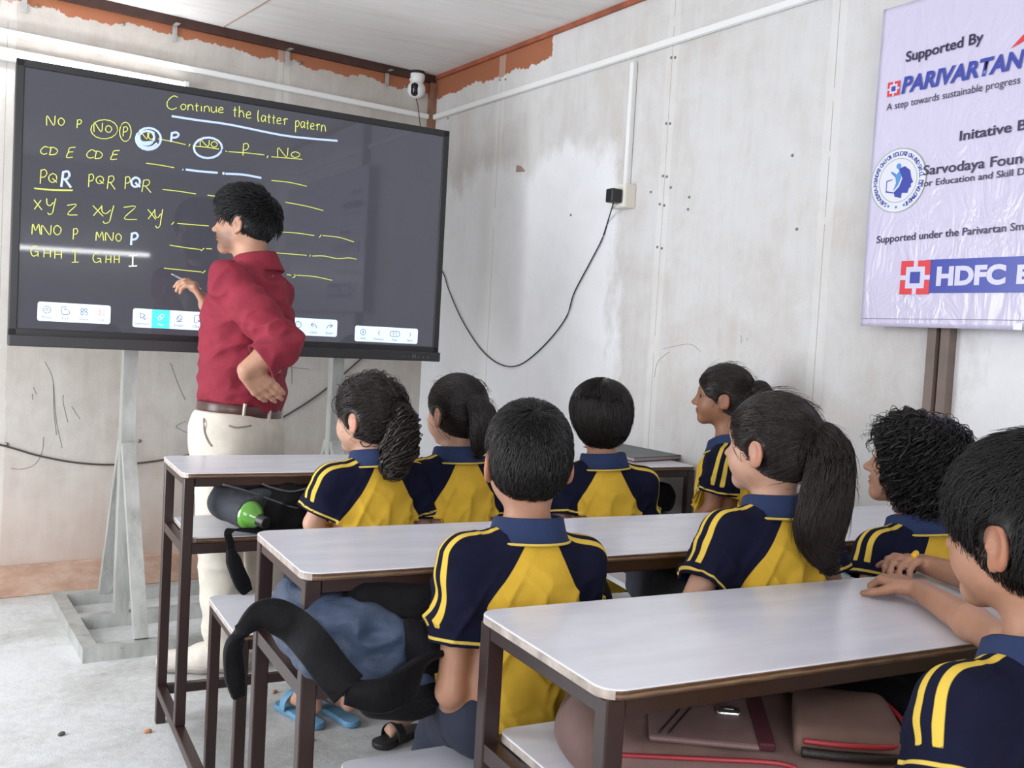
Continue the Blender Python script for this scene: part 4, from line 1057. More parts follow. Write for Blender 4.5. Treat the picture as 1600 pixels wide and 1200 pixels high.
def bench_desk(x0, yn, b0, b1, label, Lx=1.662, w=.353):
    r = empty('school_bench_desk', (x0, yn, 0)); tag(r, label, 'school desk', 'school bench desks standing in rows')
    yf = yn + w; x1 = x0 + Lx; t = .027
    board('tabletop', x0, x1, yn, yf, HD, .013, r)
    zt = HD - .0132; i = .005 + t / 2
    lx = (x0 + i, x1 - i); ly = (yn + i, yf - i)
    for x in lx:
        # far legs reach the floor, near legs stand on the foot rail
        place(beam_obj('leg', (x, ly[1], 0), (x, ly[1], zt), t, t, M_MAR, bev=.002), r)
        place(beam_obj('leg', (x, ly[0], .112), (x, ly[0], zt), t, t, M_MAR, bev=.002), r)
        place(beam_obj('foot_rail', (x, ly[1] - t / 2 + .0, .099), (x, b0 - .002, .099), .027, .026, M_MAR, bev=.002), r)
        place(beam_obj('apron', (x, ly[0] + t / 2, zt - .012), (x, ly[1] - t / 2, zt - .012), .022, .024, M_MAR, bev=.002), r)
        place(beam_obj('shelf_bearer', (x, ly[0] + t / 2, SHELF - .027), (x, ly[1] - t / 2, SHELF - .027), .022, .026, M_MAR), r)
    for y in ly:
        place(beam_obj('apron', (lx[0] + t / 2, y, zt - .012), (lx[1] - t / 2, y, zt - .012), .022, .024, M_MAR, bev=.002), r)
        place(beam_obj('shelf_bearer', (lx[0] + t / 2, y, SHELF - .027), (lx[1] - t / 2, y, SHELF - .027), .022, .026, M_MAR), r)
    place(beam_obj('foot_rail', (lx[0] + t / 2, ly[1], .099), (lx[1] - t / 2, ly[1], .099), .026, .026, M_MAR, bev=.002), r)
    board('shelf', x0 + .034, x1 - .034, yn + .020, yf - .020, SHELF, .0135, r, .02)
    # seat
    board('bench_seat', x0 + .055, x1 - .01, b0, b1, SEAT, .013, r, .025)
    zb = SEAT - .0132; bx = (x0 + .055 + i, x1 - .01 - i); by = (b0 + i, b1 - i)
    for x in bx:
        for y in by:
            place(beam_obj('bench_leg', (x, y, .0 if y == by[0] else .0), (x, y, zb), t - .001, t - .001, M_MAR, bev=.002), r)
        place(beam_obj('bench_rail', (x, by[0] + t / 2, zb - .012), (x, by[1] - t / 2, zb - .012), .022, .024, M_MAR), r)
    for y in by: place(beam_obj('bench_rail', (bx[0] + t / 2, y, zb - .012), (bx[1] - t / 2, y, zb - .012), .022, .024, M_MAR), r)
    return r
D1 = (.448, 2.6845); D2 = (.4606, 1.5832); D3 = (.6431, .9581)
bench_desk(*D1, 2.24, 2.585, 'front school desk nearest the screen, with a dark folder on its far end')
bench_desk(*D2, 1.335, 1.535, 'middle school desk with the blue-black bag on its shelf', 1.72)
bench_desk(*D3, .50, .80, 'nearest school desk, carrying the hands of the boy at the right edge', 1.62)

# ------------------------------------------------------------------ things on and under the desks
M_BK = cloth('black_nylon', (.0060, .0060, .0075), .6, 700, .7, .12); M_BK2 = cloth('dark_blue_nylon', (.050, .072, .125), .36, 700, .8)
M_GB = cloth('grey_nylon', (.060, .066, .085), .6, 700, .5); M_BR = cloth('brown_nylon', (.155, .095, .085), .7, 800, .3)
# folder on the front desk
P0, P1, P2 = atz(1037, 718, HD + .004), atz(1086, 713, HD + .004), atz(1000, 694, HD + .004)
fo = empty('folder', tuple(P0)); tag(fo, 'dark grey folder with a worn red edge lying on the front desk', 'folder')
fx = (P1 - P0); fy = np.array([-.03, .40, 0]); fx = np.array([.21, .03, 0]); P0 = np.array([2.085 - .21, 2.70, HD + .001])
P0 = atz(1036, 720, HD); P0[2] = HD + .001; fx = atz(1084, 717, HD) - P0; fx[2] = 0; fy = atz(1000, 695, HD) - atz(1084, 717, HD); fy[2] = 0; fx = fx * 1.9; P0 = P0 + (atz(1084, 717, HD) - atz(1036, 720, HD)) * 1 - fx; P0[2] = HD + .001
def slab(name, o, a, b_, h, m, parent, grow=0.0):
    bm = bmesh.new(); an = a / np.linalg.norm(a); bn = b_ / np.linalg.norm(b_); o = o - an * grow - bn * grow; a = a + 2 * grow * an; b_ = b_ + 2 * grow * bn
    q = [o, o + a, o + a + b_, o + b_]; lo = [bm.verts.new(p) for p in q]; hi = [bm.verts.new(p + np.array([0, 0, h])) for p in q]
    bm.faces.new(lo[::-1]); bm.faces.new(hi)
    for i in range(4): bm.faces.new((lo[i], lo[(i + 1) % 4], hi[(i + 1) % 4], hi[i]))
    return place(link(name, bm_mesh(name, bm), m), parent)
Z_ = lambda z: np.array([0, 0, z])
slab('cover', P0, fx, fy, .0025, mat('folder_back', (.16, .05, .05), .6), fo); slab('paper_block', P0 + Z_(.0027), fx, fy, .010, mat('paper_edge', (.42, .38, .36), .8), fo, -.006); slab('cover', P0 + Z_(.0130), fx, fy, .0025, mat('folder_dark', (.075, .082, .088), .45, var=.2, vscale=10), fo)

def backpack(label, S, m, res=.006, wr=.006, wsc=(16, 16, 16)):
    b0 = S.pr[0]; c = b0[1].copy()
    r = empty('backpack', tuple(c)); tag(r, label, 'bag', None)
    place(solid_obj('body', S, res, m, None, 1, wr, wsc), r)
    return r
# black bag with a bottle on the front desk's shelf
A = np.array([.64, 2.80, SHELF])
S = Solid(); R = rotm(0, 0, 0)
q0 = atd(455, 775, 2.66); c0 = np.array([.93, 2.83, SHELF + .068])
S.box(c0, (.28, .125, .064), R, .035); S.box(c0 + [-.235, -.035, .006], (.095, .115, .058), rotm(4), .03, .04); S.cap(c0 + [-.10, -.13, .03], c0 + [.25, -.13, .0], .030, .034, .04); S.cap(c0 + [-.20, -.12, .045], c0 + [.05, -.14, .005], .020, .026, .03)
bag1 = backpack('black backpack with a green bottle in its side pocket, on the front shelf', S, M_BK, .006, .012, (15, 15, 15))
S = Solid(); pk0 = atz(352, 800, SHELF + .05); pk1 = atd(398, 800, 2.60)
pk0 = aty(350, 786, 2.735); pk1 = aty(388, 804, 2.655)
S.cap(pk0, pk1, .042, .040); S.cap(pk0 + [.03, .03, .03], pk1 + [.05, .05, .03], .04, .035, .05)
dv = (pk1 - pk0) / np.linalg.norm(pk1 - pk0); S.plane(pk1, dv, .0)
place(solid_obj('side_pocket', S, .004, cloth('grey_mesh_pocket', (.045, .048, .058), .7, 600, .6), None, 1, .004, (30, 30, 12)), bag1)
bt = empty('water_bottle', tuple(pk1)); tag(bt, 'green bottle with a black cap poking out of the black backpack', 'bottle')
m_gl = mat('green_plastic', (.10, .30, .035), .12, coat=.4, spec=.6)
S = Solid(); S.cap(pk1 - dv * .06, pk1 + dv * .006, .036, .034, .01); S.cap(pk1 + dv * .006, pk1 + dv * .034, .033, .014, .02); place(solid_obj('bottle_body', S, .003, m_gl), bt)
S = Solid(); S.cap(pk1 + dv * .036, pk1 + dv * .042, .0155); place(solid_obj('collar_ring', S, .002, mat('pale_green', (.40, .62, .30), .3)), bt)
S = Solid(); S.cap(pk1 + dv * .044, pk1 + dv * .066, .0165, .0155, .004); S.plane(pk1 + dv * .068, dv); place(solid_obj('cap', S, .002, m_blk), bt)
m_zip = mat('zip_grey', (.10, .10, .11), .35, .3)
for pth in ([(348, 757), (385, 767), (430, 783), (462, 793), (484, 790)], [(410, 756), (425, 762), (455, 768), (484, 762)]):
    place(tube_obj('zip', [aty(u, v, 2.672) for u, v in pth], .0030, m_zip, None, 5, 30), bag1)
sp = [np.array([.695, 2.672, SHELF + .01]), atd(362, 828, 2.60), atd(360, 850, 2.59), atd(362, 872, 2.58)]
place(ribbon_obj('strap', sp, .020, .003, (1, .2, 0), M_BK, None, 24), bag1)
place(ribbon_obj('padded_strap', [atd(359, 858, 2.585), atd(368, 885, 2.58), atd(376, 905, 2.585), atd(386, 925, 2.60)], np.interp(np.linspace(0, 1, 24), [0, .2, .8, 1], [.018, .040, .042, .03]), .014, (1, .3, .1), M_BK, None, 24), bag1)
# blue-black bag on the middle desk's shelf
S = Solid(); c0 = np.array([.83, 1.70, SHELF + .070])
S.box(c0 + [-.04, 0, 0], (.265, .150, .070), None, .05); S.box(c0 + [-.06, -.10, -.055], (.22, .085, .075), rotm(0, 8), .05, .05); S.box(c0 + [-.02, -.075, -.05], (.20, .08, .09), None, .06, .05); S.ell(c0 + [-.28, .0, -.01], (.06, .13, .055), None, .05)
bag2 = backpack('blue and black backpack sagging off the middle desk shelf', S, M_BK, .005, .020, (12, 12, 26))
# shiny blue flap at its left end
S = Solid(); S.box(c0 + [-.300, -.055, -.005], (.075, .13, .060), rotm(0, 0, 6), .04); S.box(c0 + [-.215, -.165, -.035], (.075, .026, .045), rotm(-8, 0, -14), .022, .04); S.cap(c0 + [-.30, -.17, .03], c0 + [-.12, -.185, -.02], .016, .012, .03); S.cap(c0 + [-.28, -.18, -.04], c0 + [-.14, -.19, -.075], .014, .010, .03)
place(solid_obj('flap', S, .005, M_BK2, None, 1, .016, (18, 18, 30)), bag2)
place(box_obj('front_pocket', c0 + [.0, -.190, -.062], (.24, .014, .085), M_BK, None, .006), bag2)
o = text_mesh('lettering', 'ENTERPRISE', mat('dull_print', (.12, .11, .09), .6), None, c0 + np.array([-.03, -.158, .060]), (1, 0, 0), (0, -.25, .97), width=.15, height=.009) if False else None
st2 = [atd(372, 1088, 1.60), atd(366, 1050, 1.59), atd(365, 1010, 1.58), atd(385, 978, 1.585), atd(415, 960, 1.60), atd(455, 975, 1.60), atd(490, 1010, 1.54), atd(520, 1050, 1.52), atd(545, 1078, 1.515)]
place(ribbon_obj('padded_strap', st2, np.interp(np.linspace(0, 1, 60), [0, .1, .36, .45, .55, 1], [.020, .032, .026, .044, .056, .058]), .014, [(1, .2, 0), (1, .2, 0), (.9, .3, .3), (.2, .1, 1), (0, .1, 1), (.5, .1, .8), (.8, .1, .6), (.8, .1, .6), (.8, .1, .6)], M_BK, None, 60), bag2)
place(ribbon_obj('padded_strap', [atd(668, 975, 1.66), atd(670, 1010, 1.63), atd(650, 1055, 1.58), atd(600, 1086, 1.53), atd(540, 1082, 1.515)], np.interp(np.linspace(0, 1, 40), [0, .3, .8, 1], [.085, .075, .052, .035]), .014, [(1, .2, 0), (.9, .1, .4), (.4, .1, .9), (.1, .1, 1), (.2, .1, 1)], M_BK, None, 40), bag2)
# brown bag with red piping on the nearest desk's shelf
M_PI = mat('red_piping', (.28, .018, .028), .4)
ZB = SHELF
c0 = np.array([.93, 1.060, ZB + .040]); R = rotm(33, 6, 0)
S = Solid(); S.box(c0, (.205, .115, .032), R, .026); S.ell(c0 + R @ _v((-.19, .02, -.005)), (.06, .10, .034), R, .05); S.ell(c0 + R @ _v((-.20, -.04, .03)), (.035, .05, .04), R, .04)
bag3 = backpack('brown backpack with red piping on the nearest desk shelf', S, M_BR, .005, .006, (14, 14, 10))
pc = c0 + R @ _v((.125, -.020, .046))
S = Solid(); S.box(pc, (.085, .075, .022), R, .022); S.plane(pc + R @ _v((-.055, .0, 0)), R @ _v((-1, .15, 0)), .01)
pk = solid_obj('front_pocket', S, .004, cloth('brown_cordura', (.135, .080, .065), .75, 900, .2), None, 1); place(pk, bag3)
lp = [(-.055, .074), (.02, .077), (.070, .063), (.087, .02), (.086, -.03), (.063, -.069), (.0, -.079), (-.055, -.077)]
place(tube_obj('piping', [pc + R @ _v((x, y, .010)) for x, y in lp], .0036, M_PI, None, 6, 60), bag3)
place(tube_obj('zip', [pc + R @ _v((x * 1.03, y * 1.03, -.004)) for x, y in lp[3:]], .0065, mat('zip_black', (.012, .010, .010), .35, bumps=.8, bscale=600), None, 6, 40), bag3)
place(tube_obj('piping', [c0 + R @ _v(q) for q in ((-.18, -.112, .020), (-.05, -.118, .030), (.03, -.119, .034), (.06, -.119, .030))], .0032, M_PI, None, 6, 40), bag3)
place(tube_obj('piping', [c0 + R @ _v(q) for q in ((-.15, -.122, -.020), (.0, -.124, -.012), (.12, -.12, -.012), (.20, -.10, -.015), (.208, .0, -.012), (.20, .07, -.01))], .0032, M_PI, None, 6, 50), bag3)
fl_c = c0 + R @ _v((-.050, .0, .034))
place(box_obj('flap', fl_c + R @ _v((.0, .0, .004)), (.15, .19, .008), cloth('brown_flap', (.175, .110, .105), .55, 800, .15), None, .004, Matrix([list(x) for x in R])), bag3)
place(box_obj('flap_edge', fl_c + R @ _v((.076, .0, .007)), (.022, .192, .012), cloth('dark_red_trim', (.055, .012, .018), .6, 800, .2), None, .003, Matrix([list(x) for x in R])), bag3)
bk = fl_c + R @ _v((.035, -.012, .011))
S = Solid(); S.box(bk, (.017, .010, .005), R, .005); place(solid_obj('buckle', S, .0018, mat('chrome', (.62, .62, .60), .18, .95)), bag3)
S = Solid(); S.box(bk + Z_(.005), (.008, .0045, .002), R, .002); place(solid_obj('buckle', S, .0012, mat('chrome_dark', (.12, .12, .12), .3, .8)), bag3)
for dx in (-.012, .0): place(tube_obj('stitching', [fl_c + R @ _v((dx - .05, -.085, .009)), fl_c + R @ _v((dx + .0, .03, .009))], .0011, m_blk, None, 4, 12), bag3)
# second, lower pocket at the right end
S = Solid(); S.box(c0 + R @ _v((.215, -.02, -.012)), (.07, .075, .026), R, .025); place(solid_obj('side_pocket', S, .004, MATS['brown_cordura'], None, 1), bag3)
place(tube_obj('piping', [c0 + R @ _v((.215 + x, -.02 + y, .004)) for x, y in ((-.03, .077), (.04, .074), (.068, .04), (.071, -.03), (.05, -.072), (-.02, -.077))], .0034, M_PI, None, 6, 40), bag3)
# black bag beside it, drooping over the shelf edge
S = Solid(); cB = np.array([1.29, 1.075, ZB + .044])
S.box(cB, (.165, .115, .042), rotm(52), .040); S.cap(cB + [-.06, .10, .0], cB + [-.12, .01, .0], .046, .046, .05); S.ell(cB + [-.03, -.125, -.015], (.10, .075, .060), rotm(52), .06); S.ell(cB + [.10, -.15, -.03], (.10, .07, .07), None, .06)
backpack('plain black bag on the nearest desk shelf, right of the brown backpack', S, cloth('black_canvas', (.012, .014, .019), .75, 800, .45), .006, .010, (12, 12, 12))
# notebook and wooden clipboard farther along that shelf
P = np.array([1.50, 1.17, ZB + .001]); nb = empty('notebook', tuple(P)); tag(nb, 'white notebook lying by the wooden slab on the nearest desk shelf', 'notebook')
fx, fy = _v((.10, .12, 0)), _v((-.11, .09, 0))
slab('cover', P + Z_(.0), fx, fy, .0015, mat('white_card', (.62, .64, .72), .5), nb); slab('paper_block', P + Z_(.0017), fx, fy, .010, mat('paper', (.66, .66, .68), .8), nb, -.004); slab('cover', P + Z_(.0119), fx, fy, .0015, MATS['white_card'], nb)
cl = slab('wooden_slab', np.array([1.63, 1.10, ZB + .001]), _v((.17, .03, 0)), _v((-.03, .16, 0)), .016, mat('orange_wood', (.17, .065, .020), .55, var=.35, vscale=12), empty('wooden_slate', (1.63, 1.10, ZB)))
tag(cl.parent, 'brown wooden slab lying on the nearest desk shelf', 'slab')
# things on the other shelves
P = atz(1296, 906, SHELF + .03); P[2] = SHELF + .001; nb = empty('notebook', tuple(P)); tag(nb, 'light blue notebook on the middle desk shelf beside the long ponytail', 'notebook')
P = np.array([1.93, 1.72, SHELF + .001])
fx, fy = _v((.15, -.02, 0)), _v((.03, .19, 0))
slab('cover', P, fx, fy, .0015, mat('sky_card', (.22, .42, .56), .45), nb); slab('paper_block', P + Z_(.0017), fx, fy, .014, mat('paper', (.66, .66, .68), .8), nb, -.003); slab('cover', P + Z_(.0159), fx, fy, .0015, MATS['sky_card'], nb)
cG = aty(1052, 902, 1.74); cG[2] = SHELF + .055
S = Solid(); S.box(cG, (.075, .10, .050), rotm(10), .04); S.ell(cG + [-.05, -.06, .0], (.04, .05, .045), None, .04)
backpack('grey nylon bag on the middle desk shelf behind the long-ponytail girl', S, M_GB, .006, .012, (18, 18, 18))
cK = aty(1006, 788, 2.84); cK[2] = SHELF + .050
S = Solid(); S.box(cK + [-.05, 0, 0], (.12, .10, .046), rotm(-10), .04); S.cap(cK + [.03, -.04, .01], cK + [.10, .02, -.02], .03, .025, .04)
backpack('small black bag at the far right of the front desk shelf', S, M_BK, .006, .012, (20, 20, 20))


P = atz(985, 925, SHELF + .002); sh = empty('paper_sheet', tuple(P)); tag(sh, 'white paper standing out on the middle desk shelf left of the grey bag', 'paper')
slab('sheet', P, _v((.05, .01, 0)), _v((.02, .16, 0)), .012, mat('paper', (.66, .66, .68), .8), sh)
for u, v, col, lb in ((230, 1143, (.50, .20, .09), 'small orange chip on the floor beside the front desk leg'), (95, 1147, (.10, .09, .08), 'small dark pebble on the open floor at the left'), (484, 1156, (.36, .24, .17), 'small tan chip on the floor below the blue slippers'), (428, 1081, (.40, .22, .14), 'small reddish chip on the floor between the desk legs')):
    c = atz(u, v, .004); S = Solid(); S.ell(c, (.011, .007, .005), rotm(u * 7.0), .01); S.ell(c + [.006, .003, .001], (.006, .006, .004), None, .006)
    tag(solid_obj('pebble', S, .0018, mat('chip_' + str(u), col, .9)), lb, 'pebble', 'loose chips on the floor')
# ------------------------------------------------------------------ people
SK = {'light': ((.50, .285, .20), (.10, .06, .045)), 'mid': ((.40, .205, .13), (.08, .05, .04)), 'dark': ((.27, .125, .07), (.05, .03, .025))}
def polo_mat(name, base, second, stripe, piping):
    """knitted cotton; fields stored on the mesh tell sleeve, stripe and piping"""
    if name in MATS: return MATS[name]
    m, nt, b = new_mat(name)
    co = obj_co(nt)
    def fld(n):
        a = N(nt, 'ShaderNodeAttribute'); a.attribute_name = n
        mr = N(nt, 'ShaderNodeMapRange'); mr.inputs[1].default_value = -.0006; mr.inputs[2].default_value = .0006; L(nt, a.outputs['Fac'], mr.inputs[0]); return mr.outputs[0]
    v = noise(nt, co, 12, 4)
    y = ramp(nt, v, [(.3, tuple(x * .90 for x in base)), (.7, tuple(min(1, x * 1.08) for x in base))])
    n2 = ramp(nt, v, [(.3, tuple(x * .75 for x in second)), (.7, tuple(x * 1.3 for x in second))])
    c = mixc(nt, fld('sleeve'), y, n2); c = mixc(nt, fld('stripe'), c, stripe); c = mixc(nt, fld('piping'), c, piping)
    L(nt, c, b.inputs['Base Color']); b.inputs['Roughness'].default_value = .9; b.inputs['Specular IOR Level'].default_value = .15
    h = math_n(nt, 'ADD', math_n(nt, 'MULTIPLY', noise(nt, co, 1100, 2), .10), math_n(nt, 'MULTIPLY', noise(nt, co, 20, 4, .6, .5), .8))
    bump(nt, b, h, .30, .006)
    MATS[name] = m; return m
YEL = (.60, .375, .040); NAVY = (.0055, .0062, .020)
M_POLO = polo_mat('school_polo', YEL, NAVY, (.66, .46, .07), (.62, .45, .09))
M_COL = cloth('polo_collar', (.022, .036, .095), .9, 1200, .25); M_PIPE = cloth('polo_piping', (.60, .44, .09), .9, 1200, .2)
M_TRO = cloth('school_trousers', (.028, .033, .055), .85, 900, .4)
nrm = lambda v: np.asarray(v, float) / np.linalg.norm(v)

def face_avoid(o, M, s, face=(0, .56, -.20, .36, .33, .36), ears=True, neck=True):
    T = lambda p: o + M @ (_v(p) * s); a = [(T(face[:3]), _v(face[3:]) * s, M)]
    if ears: a += [(T((x * .40, -.035, -.05)), _v((.10, .115, .165)) * s, M) for x in (-1, 1)]
    return a
def hair_obj(parent, S, res, mh, locks, wr=.0015, wsc=(90, 90, 30), name='hair', avoid=()):
    V, F = S.surface(res); V = relax(V, F, 1, .4)
    g = S.grad(V); V = V + g * (wr * (vnoise(V * np.asarray(wsc), 1.0) - .5) * 2)[:, None]
    parts = [(V, F)]
    for k, l in enumerate(locks):
        l = dict(l); n = l.pop('n'); cond = l.pop('cond', None); fn = l.pop('fn')
        R0 = pick_roots(V, n, 11 + k, cond)
        parts.append(strand_mesh('x', S, R0, fn, None, None, seed=5 + k, avoid=avoid, **l))
    V, F = join_arrays(parts)
    return link(name, raw_mesh(name, V, F), mh, parent)

def hair_shell(o, M, s, off=.03, face=(0, .47, -.13, .40, .335, .375), nape=-.27, ears=True, low=None, side=.0):
    T = lambda p: o + M @ (_v(p) * s)
    S = Solid()
    S.ell(T((0, -.05, .14)), _v((.352 + off + side, .425 + off, .375 + off)) * s, M, .02 * s)
    S.ell(T((0, -.16, -.04)), _v((.295 + off + side, .295 + off, .27 + off)) * s, M, .12 * s)
    if low: S.ell(T(low[0]), _v(low[1]) * s, M, .10 * s)
    S.plane(T((0, 0, nape)), M @ _v((0, .35, -1)), .03 * s)
    S.ell(T(face[:3]), _v(face[3:]) * s, M, .03 * s, -1)
    if ears:
        for x in (-1, 1): S.ell(T((x * .41, -.02, -.09)), _v((.13, .125, .165)) * s, M, .03 * s, -1)
    return S, T

def collar(parent, N0, up, fwd, r=.049, h=.034, drop=.012, flare=.022, mc=None, mp=None, front_open=True):
    up = nrm(up); fwd = nrm(fwd - up * (fwd @ up)); rt = np.cross(fwd, up); n = 48
    prof = [(r - .003, -h * .35), (r - .002, h * .9), (r + .002, h), (r + .006, h * .92), (r + flare * .6, h * .25), (r + flare, -drop), (r + flare - .004, -drop - .003), (r + .004, -h * .25)]
    V = []; 
    for i in range(n):
        a = 2 * math.pi * i / n; f = math.cos(a)                     # f = 1 at the front
        dz = -.018 * max(0, f) ** 2 + .004 * max(0, -f); k = 1 + .10 * max(0, f)
        for pr, pz in prof: V.append(N0 + (rt * math.sin(a) + fwd * f * 1.04) * pr * k + up * (pz + dz))
    m_ = len(prof); F = []
    for i in range(n):
        for j in range(m_): F.append((i * m_ + j, ((i + 1) % n) * m_ + j, ((i + 1) % n) * m_ + (j + 1) % m_, i * m_ + (j + 1) % m_))
    o = link('collar', raw_mesh('collar', V, F), mc or M_COL, parent)
    if mp is not None:
        pts = []
        for i in range(n + 1):
            a = 2 * math.pi * i / n; f = math.cos(a); dz = -.018 * max(0, f) ** 2 + .004 * max(0, -f); k = 1 + .10 * max(0, f)
            pts.append(N0 + (rt * math.sin(a) + fwd * f * 1.04) * (r + flare + .0008) * k + up * (-drop - .0005 + dz))
        tube_obj('piping', pts, .0024, mp, parent, 6, 90)
    return o

def shirt_fields(N0, Rm, arms, seam=(.036, .086, .155), stripe=.0055, gap=.0125, only_outer=True):
    """arms: list of (side, shoulder, elbow, sleeve length)"""
    R, Fw, U = Rm[:, 0], Rm[:, 1], Rm[:, 2]
    def loc(V): d = V - N0; return d @ R, d @ Fw, d @ U
    def slv(V):
        x, y, z = loc(V)
        t = np.clip(-z / seam[2], 0, 1.0); raw = np.abs(x) - (seam[0] + (seam[1] - seam[0]) * t ** 1.15)
        f = np.minimum(raw, z + seam[2])
        for sd, sh, el, ln in arms:
            a = nrm(el - sh); dd = V - sh; tt = np.clip(dd @ a, 0, ln)
            da = np.linalg.norm(dd - tt[:, None] * a, axis=1) - .047
            tor = np.sqrt((x / .100) ** 2 + (y / .080) ** 2) - 1
            g = np.minimum(np.minimum(.009 - da, (dd @ a) + .02), tor * .09)
            f = np.maximum(f, np.where(x * sd > 0, g, -1))
        return f
    def strp(V):
        out = np.full(len(V), -1.0)
        x, y, z = loc(V)
        for sd, sh, el, ln in arms:
            a = nrm(el - sh); lat = R * sd; n = np.cross(a, lat); n = nrm(n)
            if n @ Fw < 0: n = -n
            O = nrm(lat - a * (lat @ a)); d = V - sh; s = d @ n + .006
            f = np.maximum(stripe - np.abs(s - gap), stripe - np.abs(s + gap))
            f = np.minimum(f, np.maximum(np.minimum(d @ O - .010, d @ a + .02), np.minimum(d @ U - .012, .02 - d @ a))); f = np.minimum(f, (ln - .024) - d @ a)
            f = np.minimum(f, (x * sd) - .024)
            out = np.maximum(out, f)
        return np.minimum(out, slv(V))
    def pip(V):
        out = np.full(len(V), -1.0)
        for sd, sh, el, ln in arms:
            a = nrm(el - sh); d = V - sh; t = d @ a; rad = np.linalg.norm(d - t[:, None] * a, axis=1)
            out = np.maximum(out, np.minimum(.0024 - np.abs(t - (ln - .007)), .068 - rad))
        return out
    return {'sleeve': slv, 'stripe': strp, 'piping': pip}

EARS = 1.12
def child(label, head, s, haz, hpitch, hroll, neck, hip, taz, arms, skin='mid', q=1.0, res=.0042, legs=None, hairfn=None, show_eyes=False, hands=None, sleeve=.62, group='schoolchildren in yellow and navy polo shirts', belly=1.0, lean=None, blouse=1.0):
    """everything is set out from the places of head, neck and hip"""
    ho = head; M = rotm(haz, hpitch, hroll)
    N0, H0 = neck, hip
    U = nrm(N0 - H0); R = rotm(taz)[:, 0]; R = nrm(R - U * (R @ U)); Fw = np.cross(U, R); Rm = np.stack([R, Fw, U], 1)
    TL = np.linalg.norm(N0 - H0)
    P = lambda x, y, z: N0 + Rm @ _v((x, y, z)) * q
    sh = {-1: P(-.108, .008, -.056), 1: P(.108, .008, -.056)}
    # ---- body
    B = Solid(); head_solid(B, ho, M, s, True, EARS)
    B.cap(P(0, .006, -.03), ho + M @ (_v((0, -.10, -.26)) * s), .040 * q, .19 * s, .03)
    B.ell(P(0, .01, -.12), _v((.088, .062, .11)) * q, Rm, .05); B.ell(H0 + U * .10, _v((.085, .062, .14)) * q, Rm, .05); B.ell(H0 + Rm @ _v((0, 0, .03)), _v((.10, .075, .08)) * q, Rm, .05)
    for sd in (-1, 1):
        el, wr, hd, pn = arms[sd]
        B.cap(P(sd * .03, 0, -.035), sh[sd], .030 * q, .034 * q, .04); B.cap(sh[sd], el, .0285 * q, .0225 * q, .02)
        B.cap(el, el + (wr - el) * .35, .0230 * q, .0240 * q, .012); B.cap(el + (wr - el) * .35, wr, .0240 * q, .0165 * q, .012)
        hk = (hands or {}).get(sd, {})
        hand_solid(B, wr, hd, pn, hk.get('len', .125 * q), hk.get('thumb', -sd), hk.get('curl', (22, 30, 22)), curls=hk.get('curls'))
    # legs
    hj = {sd: H0 + Rm @ _v((sd * .052 * q, .01, .0)) for sd in (-1, 1)}
    lg = {}
    for sd in (-1, 1):
        if legs and sd in legs: kn, an, toe = legs[sd]
        else:
            f2 = nrm(_v((Fw[0], Fw[1], 0))); kn = hj[sd] + f2 * .25 * q + R * sd * .03; kn[2] = H0[2] - .02; an = kn + f2 * .0; an = np.array([an[0], an[1], .085]); toe = an + f2 * .12; toe[2] = .035
        lg[sd] = (kn, an, toe)
        B.cap(hj[sd], kn, .052 * q, .036 * q, .03); B.cap(kn, an, .034 * q, .021 * q, .02)
        hl = an + nrm(an - toe) * .02; hl[2] = an[2] - .045
        B.cap(an - _v((0, 0, .01)), hl, .022, .021, .015); B.cap(hl, toe, .021, .017, .02); B.cap(an - _v((0, 0, .015)), an * .45 + toe * .55, .020, .018, .02)
        d_ = nrm(toe - an); lt = nrm(np.cross(d_, (0, 0, 1)))
        for k in range(5): B.cap(toe + lt * (.016 - .008 * k) * sd, toe + lt * (.017 - .0085 * k) * sd + d_ * (.022 - .0028 * k), .0078 - .0006 * k, .0066 - .0005 * k, .006)
    def lip(V):
        l = (V - ho) @ M / s; return np.clip(1.3 - np.sqrt((l[:, 0] / .105) ** 2 + ((l[:, 2] + .262) / .05) ** 2 + ((l[:, 1] - .40) / .09) ** 2), 0, 1) * 1.6
    def ered(V):
        l = (V - ho) @ M / s; return np.clip((np.abs(l[:, 0]) - .345) / .03, 0, 1) * (np.abs(l[:, 2] + .05) < .2) * (np.abs(l[:, 1]) < .14)
    body = solid_obj('person', B, res, skin_mat('skin_' + skin, *SK[skin]), None, 2, attrs={'lip': lip, 'ear_red': ered, 'beard': lambda V: np.zeros(len(V))})
    tag(body, label, 'person', group)
    if show_eyes: eyes(body, ho, M, s)
    # ---- shirt
    S = Solid()
    S.ell(P(0, .012, -.115), _v((.112, .080, .110)) * q, Rm, .05)
    mid = (N0 - U * .12 * q) * .45 + H0 * .55
    S.ell(mid, np.array([.111 * q * belly, .083 * q * belly, TL * .36]), Rm, .07); S.ell(H0 + U * .045, np.array([.120 * q * belly * blouse, .098 * q * belly * blouse, .085]), Rm, .06)
    S.cap(P(0, .0, -.035), P(0, .0, -.075), .052 * q, .070 * q, .03)
    arml = []
    for sd in (-1, 1):
        el = arms[sd][0]; a = el - sh[sd]; ln = np.linalg.norm(a) * sleeve; a = nrm(a)
        S.cap(P(sd * .030, 0, -.036), sh[sd], .034 * q, .040 * q, .04)
        arml.append((sd, sh[sd], el, ln))
    T = Solid(); T.pr = list(S.pr)
    for sd, sp, el, ln in arml:
        a = nrm(el - sp); A = Solid()
        S.cap(sp, sp + a * (ln - .004), .040 * q, .0455 * q, .030)
    # open the sleeve ends and cut the hem: carve just past each cuff
    for sd, sp, el, ln in arml:
        a = nrm(el - sp); S.cap(sp + a * (ln + .058), sp + a * (ln + .075), .060, .060, .0, -1) if False else None
